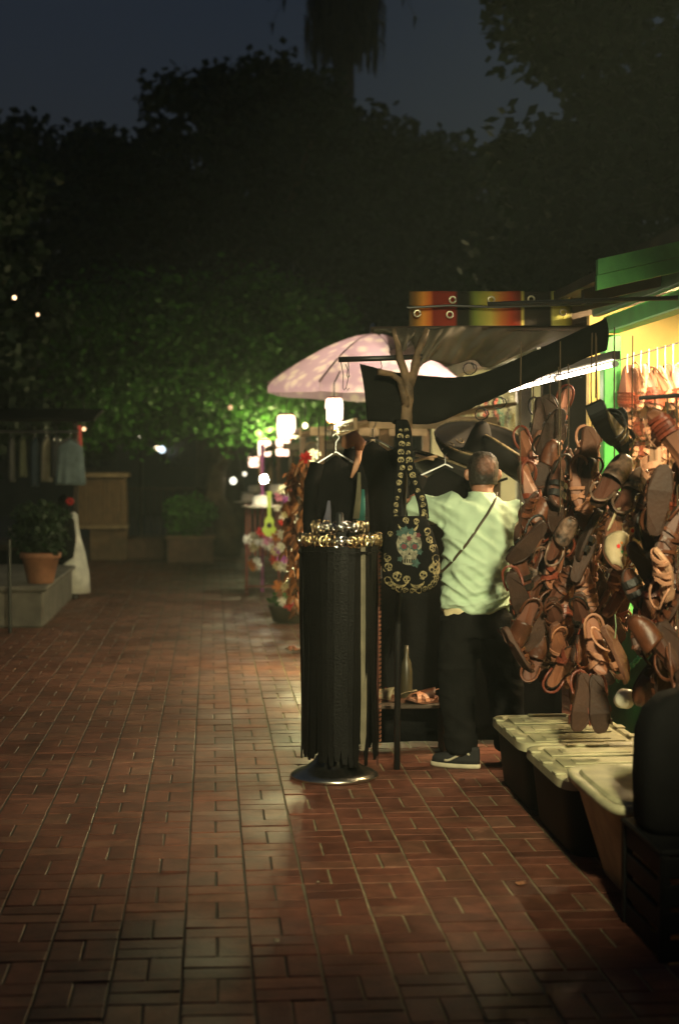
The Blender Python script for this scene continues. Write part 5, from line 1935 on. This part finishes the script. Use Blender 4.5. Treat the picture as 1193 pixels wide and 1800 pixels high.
# woven tan mat
mt = thing('woven_mat', P(1105, 890, 9.85), 'ribbed peach-tan woven mat hanging in the lit shop', 'mat')
for k in range(22):
    a_ = P(1072 + k * 5.2, 845, 9.85)
    b_ = P(1072 + k * 5.2, 930, 9.85)
    MB().tube([a_, b_], .0092, 6).build('reed', M('mat_reed', (.58, .33, .17), .7, rnd=.15), mt, True)
# wooden spoons
spoon = MB()
spoon.tube([(0, 0, .0), (0, 0, -.16)], [.005, .006], 6)
spoon.tube([(0, 0, -.155), (0, 0, -.17), (0, 0, -.195), (0, 0, -.22), (0, 0, -.228)], [.007, .018, .024, .018, .004], 10, .35, up=(0, 1, 0))
spoon_me = spoon.mesh('wooden_spoon', M('spoon_wood', (.45, .22, .13), .6, rnd=.3), True)
for k in range(10):
    p = P(1112 + 5.5 * (k % 6) + rs2.uniform(-2, 2), 912 + 9 * (k // 3), 8.2 + .03 * k)
    o = bpy.data.objects.new('wooden_spoon', spoon_me)
    COL.objects.link(o)
    o.location = p
    o.rotation_euler = (R(rs2.uniform(-15, 15)), R(rs2.uniform(15, 45)), R(rs2.uniform(-40, 40)))
    tag(o, 'reddish wooden spoon in the bundle hanging beside the lit mat', 'spoon', 'wooden spoons in the shop front')
# counter goods
for i, (px, py, v, rz) in enumerate(((1092, 1052, 'tan', 70), (1112, 1048, 'pale', 95), (1132, 1044, 'red', 80), (1150, 1056, 'tan2', 60))):
    p = G(px, py, .835)
    sandal(v, (max(2.32, min(2.7, p.x)), 8.0 + .28 * i, .845), (R(0), 0, R(rz)), ('tan', 'pale', 'red woven', 'strappy tan')[i] + ' sandal lying on the green counter', 'sandals on the green counter', .9)
pr = thing('beaded_purse', (2.5, 8.2, .82), 'dark glittering purse lying on the green counter', 'purse')
MB().bbox((2.5, 8.2, .85), (.28, .2, .06), .02).build('body', M('green_beads', (.06, .07, .03), .3, .3, var=.8, scale=90, bump=.6, bscale=200), pr, True)
MB().bbox((2.5, 8.1, .865), (.26, .02, .05), .008).build('flap', M('green_beads', (1, 1, 1)), pr)

# near right cluster
S3 = 'big sandals hanging close at the right edge'
nr = random.Random(5)
near_list = [(1178, 775, 'red', 'reddish'), (1150, 800, 'salmon', 'salmon strapped'), (1188, 850, 'red', 'reddish'), (1158, 880, 'brown', 'dark brown'), (1182, 940, 'brown', 'brown'), (1150, 955, 'dark', 'black strapped'), (1165, 1010, 'salmon2', 'salmon'),  # the salmon ones carry the shop's glow in their colour
             (1190, 1050, 'brown', 'brown'), (1165, 1090, 'red', 'red woven'), (1150, 1130, 'brownclog', 'brown'), (1182, 1150, 'redcross', 'red strapped'), (1160, 1185, 'brown', 'dark brown'), (1188, 1230, 'brown', 'brown'), (1178, 1300, 'redcross', 'reddish brown')]
extra = [(1140, 1060, 'redcross'), (1128, 1105, 'brown'), (1172, 1205, 'redcross'), (1142, 1190, 'brownclog'), (1190, 1100, 'red'), (1130, 880, 'brown'), (1145, 905, 'redcross'), (1190, 1000, 'brown'), (1186, 905, 'redcross'), (1135, 1000, 'brown'), (1120, 1050, 'dark'), (1190, 1180, 'red')]
for i, (px, py, v) in enumerate(extra):
    sandal(v, P(px, py, 6.45 + .08 * (i % 3)), (down if i % 2 else upw)(nr), 'brown leather sandal packed behind the big ones at the right edge', 'packed sandals at the right edge', 1.0)
for i, (px, py, v, c) in enumerate(near_list):
    sandal(v, P(px, py, 6.0 + .12 * (i % 3)), (down if i % 3 else upw)(nr), '%s sandal at the right edge, %s from the top of that string' % (c, ('first', 'second', 'third', 'fourth', 'fifth', 'sixth', 'seventh', 'eighth', 'ninth', 'tenth', 'eleventh', 'twelfth', 'thirteenth', 'lowest')[i]), S3, 1.05)
o = MB().tube([P(1122, 700, 6.12), P(1260, 690, 6.12)], .009, 8).build('hanging_rail', black_m, origin=P(1190, 695, 6.12))
tag(o, 'short dark rail holding the big sandals at the right edge', 'rail')
for px, y0, y1 in ((1150, 698, 960), (1172, 697, 1100), (1188, 696, 1240)):
    cord(px, y0, y1, 6.12, 'thick cord with large sandals at the right edge', r_=.005, group='cords at the right edge')
o = MB().tube([P(1175, 1130, 5.7), P(1177, 1170, 5.68), P(1185, 1230, 5.68), P(1196, 1290, 5.7)], .008, 6, .4).build('leather_strap', M('leather_brown', (1, 1, 1)), origin=P(1175, 1130, 5.7))
tag(o, 'loose brown leather strap dangling at the right edge', 'strap')

# ------------------------------------------------------------------ storage tubs, bin, bag, crate
def tub(y0, y1, label):
    x0, x1, h = 1.43, 2.0, .31
    t = thing('storage_tub', ((x0 + x1) / 2, (y0 + y1) / 2, 0), label, 'storage box', 'lidded tubs by the stall')
    cx_, cy_ = (x0 + x1) / 2, (y0 + y1) / 2
    rings = []
    for z, ins in ((0, .05), (.02, .04), (h - .03, .012), (h, .012)):
        rings.append(ell(cx_, cy_, z, (x1 - x0) / 2 - ins, (y1 - y0) / 2 - ins, 40, 9))
    MB().loft(rings).build('body', black_plastic, t, True)
    rings = []
    for z, ins in ((h - .025, -.006), (h - .022, -.012), (h + .012, -.010), (h + .018, .0), (h + .018, .03), (h + .008, .04), (h + .008, .2)):
        rings.append(ell(cx_, cy_, z, (x1 - x0) / 2 - ins, (y1 - y0) / 2 - ins, 48, 9))
    lid = MB().loft(rings).build('lid', beige_plastic, t)
    for k in range(3):
        q = MB()
        yy = y0 + .16 + k * (y1 - y0 - .32) / 2
        q.bbox((cx_, yy, h + .0135), (x1 - x0 - .14, .18, .006), .002)
        q.build('panel', beige_plastic, lid)
        MB().bbox((cx_, yy, h + .0185), (x1 - x0 - .26, .10, .005), .002).build('ridge', beige_plastic, lid)
        for xx in (x0 + .012, x1 - .012):
            MB().bbox((xx, yy, h + .021), (.045, .075, .01), .003).build('clip', beige_plastic, lid)
    for k in range(2):
        MB().bbox((cx_, y0 + .03 + k * (y1 - y0 - .06), h + .021), (.2, .03, .01), .003).build('handle', beige_plastic, lid)
    return t


tub(7.22, 8.06, 'black storage tub with ribbed beige lid nearest the man\'s feet')
tub(6.36, 7.18, 'black storage tub with ribbed beige lid next to the open bin')
bn = thing('plastic_bin', (1.64, 5.92, 0), 'beige tapered bin with a wide rim beside the lidded tubs', 'bin')
rings = []
for z, ix, iy in ((0, .13, .13), (.01, .12, .12), (.36, .02, .02), (.365, -.01, -.01), (.395, -.012, -.012), (.40, .0, .0), (.39, .02, .02)):
    rings.append(ell(1.65, 5.93, z, .235 - ix, .385 - iy, 44, 6))
MB().loft(rings, caps=True).build('body', beige_plastic, bn, True)
MB().loft([ell(1.65, 5.93, .392, .205, .355, 44, 6), ell(1.65, 5.93, .404, .195, .345, 44, 6)]).build('cover', beige_plastic, bn)
cr = thing('dark_crate', (1.75, 5.25, 0), 'dark plastic crate at the lower right edge', 'crate')
for k in range(4):
    z = .04 + k * .09
    MB().bbox((1.75, 5.02, z), (.6, .02, .07), .004).build('slat', black_plastic, cr)
    MB().bbox((1.46, 5.26, z), (.02, .46, .07), .004).build('slat', black_plastic, cr)
for x in (1.46, 2.04):
    for y in (5.03, 5.49):
        MB().bbox((x, y, .175), (.035, .035, .35), .004).build('post', black_plastic, cr)
MB().bbox((1.75, 5.26, .36), (.62, .5, .02), .006).build('rim', black_plastic, cr)
sc_ = thing('black_bag', (1.68, 5.3, .37), 'tall rounded black bag standing on the dark crate', 'bag')
rings = []
for z, w_, d_ in ((.37, .20, .12), (.40, .215, .13), (.55, .22, .135), (.70, .215, .13), (.78, .19, .115), (.83, .14, .09), (.85, .08, .05)):
    rings.append(ell(1.665, 5.32, z, w_, d_, 36, 4))
MB().loft(rings).build('body', black_cloth, sc_, True)
MB().tube([(1.6, 5.3, .83), (1.6, 5.3, .90), (1.66, 5.3, .92), (1.72, 5.3, .90), (1.72, 5.3, .83)], .01, 8).build('handle', black_cloth, sc_, True)

# green chains and small bright pieces
for i in (0, 1):
    ch = thing('green_chain', P(1145 - i * 12, 1135 + i * 6, 7.4), ('upper', 'lower')[i] + ' of two green chains slanting down behind the bag', 'chain', 'green chains')
    for k in range(14):
        a_ = P(1145 - i * 10 - k * 3.8, 1132 + i * 9 + k * 4.2, 7.4)
        pts = [a_ + Vector((.008 * math.cos(q * PI / 4) * (1 if k % 2 else .3), .008 * math.cos(q * PI / 4) * (.2 if k % 2 else 1), .012 * math.sin(q * PI / 4))) for q in range(9)]
        MB().tube(pts, .0028, 5).build('link', M('green_enamel', (.05, .28, .16), .4), ch)
p = P(1098, 1228, 6.6)
o = MB().lathe([(.003, -.06), (.03, -.045), (.045, 0), (.03, .04), (.006, .055), (.003, .045), (.03, .0)], 16).build('white_shell_cup', M('white_glaze', (.75, .70, .55), .35), origin=None, smooth=True)
o.location = p
o.rotation_euler = (R(60), R(40), 0)
tag(o, 'small cream half-shell dish right of the lowest hanging pair', 'dish')
# dim goods under the table
for i, (px, py, v, lab) in enumerate(((690, 1222, 'pale', 'pale shoe on the ground behind the belt stand'), (758, 1222, 'brownclog', 'dark shoe on the ground between bag and man'), (745, 1236, 'tan', 'tan sandal on the ground left of the man'))):
    q = P(px, py, 8.9)
    sandal(v, (q.x, 8.88 - .04 * i, .30), (0, 0, R(60 + 30 * i)), lab, 'shoes on the low shelf')
lsf = thing('low_shelf', (1.05, 8.85, 0), 'low dark shelf with shoes under the hanging bag', 'shelf')
MB().bbox((1.05, 8.88, .27), (.6, .26, .025), .005).build('board', wood_dark, lsf)
for x in (.8, 1.3):
    MB().bbox((x, 8.88, .128), (.03, .2, .255), .004).build('leg', wood_dark, lsf)
btl = P(714, 1130, 8.85)
bt = thing('bottle', (btl.x, 8.85, .283), 'pale bottle standing on the low shelf below the bag', 'bottle')
MB().lathe([(.03, .283), (.034, .29), (.034, .45), (.028, .50), (.013, .54), (.012, .6), (.003, .602)], 18, (btl.x, 8.85, 0)).build('glass', M('dull_glass', (.05, .04, .02), .4), bt, True)
rsb = G(512, 1148)
sandal('redcross', (rsb.x + .05, rsb.y, .03), (0, 0, R(100)), 'small red sandal standing alone on the bricks left of the belt stand', None, .8)
dr = G(515, 1120)

# trinkets in the far bright shop
tr_c = [M('trk_red', (.5, .05, .04), .5), M('trk_gold', (.55, .45, .15), .4), M('trk_green', (.1, .3, .2), .5), M('trk_dark', (.06, .05, .04), .6), M('trk_cream', (.6, .55, .4), .6)]
rt = random.Random(9)
for k in range(46):
    px = 790 + (k % 23) * 6.3 + rt.uniform(-3, 3)
    py0 = 695 + rt.uniform(0, 12) + (0 if k < 23 else 28)
    Y = 15.6 + .04 * k / 2
    a_ = P(px, py0, Y)
    if a_.x < 2.3:
        a_.x = 2.3 + rt.random() * .3
    L = rt.uniform(.10, .26)
    ci = rt.randrange(5)
    t = MB()
    n = int(L / .03)
    t.tube([a_ + Vector((0, 0, .05)), a_ - Vector((0, 0, L))], .003, 5)
    for q in range(n):
        t.lathe([(.002, -.014), (.013, -.006), (.016, .002), (.008, .012), (.002, .014)], 7, a_ - Vector((rt.uniform(-.012, .012), 0, q * .03)))
    o = t.build('bead_string', tr_c[ci], origin=a_)
    tag(o, '%s bead string hanging in the far bright shop' % ('red', 'golden', 'green', 'dark', 'cream')[ci], 'bead string', 'bead strings in the far shop')
# coiled wire and hooks in front of the far shop
for i, (px, py) in enumerate(((845, 728), (824, 648), (876, 708))):
    c_ = P(px, py, 9.4)
    o = MB().tube([c_ + Vector((.03 * math.cos(q * PI / 5) * (1 + .05 * q), .01 * math.sin(q), .035 * math.sin(q * PI / 5))) for q in range(14)], .004, 5).build('wire_coil', black_m, origin=c_)
    tag(o, 'black wire coil dangling at the tarp\'s lower edge', 'wire coil', 'wire coils under the tarp')

# ------------------------------------------------------------------ litter on the bricks
def scrap(px, py, r_, mat, label, cat, name, seed):
    p = G(px, py, .003)
    r = random.Random(seed)
    m_ = MB()
    n_ = 9
    top = [Vector((p.x + r_ * (.7 + .5 * r.random()) * math.cos(2 * PI * k / n_), p.y + r_ * (.7 + .5 * r.random()) * math.sin(2 * PI * k / n_), .004 + r.random() * .012)) for k in range(n_)]
    m_.add(top + [Vector((p.x, p.y, .012))] + [q - Vector((0, 0, .0015)) for q in top] + [Vector((p.x, p.y, .0105))],
           [(k, (k + 1) % n_, n_) for k in range(n_)] + [(n_ + 1 + (k + 1) % n_, n_ + 1 + k, 2 * n_ + 1) for k in range(n_)])
    tag(m_.build(name, mat, origin=p), label, cat)


scrap(487, 1655, .010, M('scrap_paper', (.32, .28, .2), .8), 'tiny pale paper scrap on the bricks at the bottom', 'litter', 'paper_scrap', 1)
scrap(915, 1554, .022, M('dry_leaf', (.22, .09, .04), .8), 'curled dry leaf on the bricks near the bin', 'leaf', 'dry_leaf', 2)
scrap(812, 1372, .016, M('dark_leaf_bit', (.03, .02, .015), .8), 'dark leaf fragment under the man\'s shoe tip', 'leaf', 'dry_leaf', 3)
scrap(560, 1553, .006, M('scrap_paper', (1, 1, 1)), 'speck of pale litter on the red bricks below the belt stand', 'litter', 'paper_scrap', 4)

# ------------------------------------------------------------------ scattering volume added as a veil to lift the blacks
hz = MB().box((0, 60, 8.5), (230, 220, 19)).build('added_haze', None)
hz['kind'] = 'stuff'
hmat = bpy.data.materials.new('added_haze_mat')
hmat.use_nodes = True
t_ = hmat.node_tree
for n in list(t_.nodes):
    if n.type == 'BSDF_PRINCIPLED':
        t_.nodes.remove(n)
pv = t_.nodes.new('ShaderNodeVolumePrincipled')
pv.inputs['Color'].default_value = (.80, .92, .82, 1)
pv.inputs['Density'].default_value = .0032
t_.links.new(pv.outputs[0], t_.nodes['Material Output'].inputs['Volume'])
hz.data.materials.append(hmat)
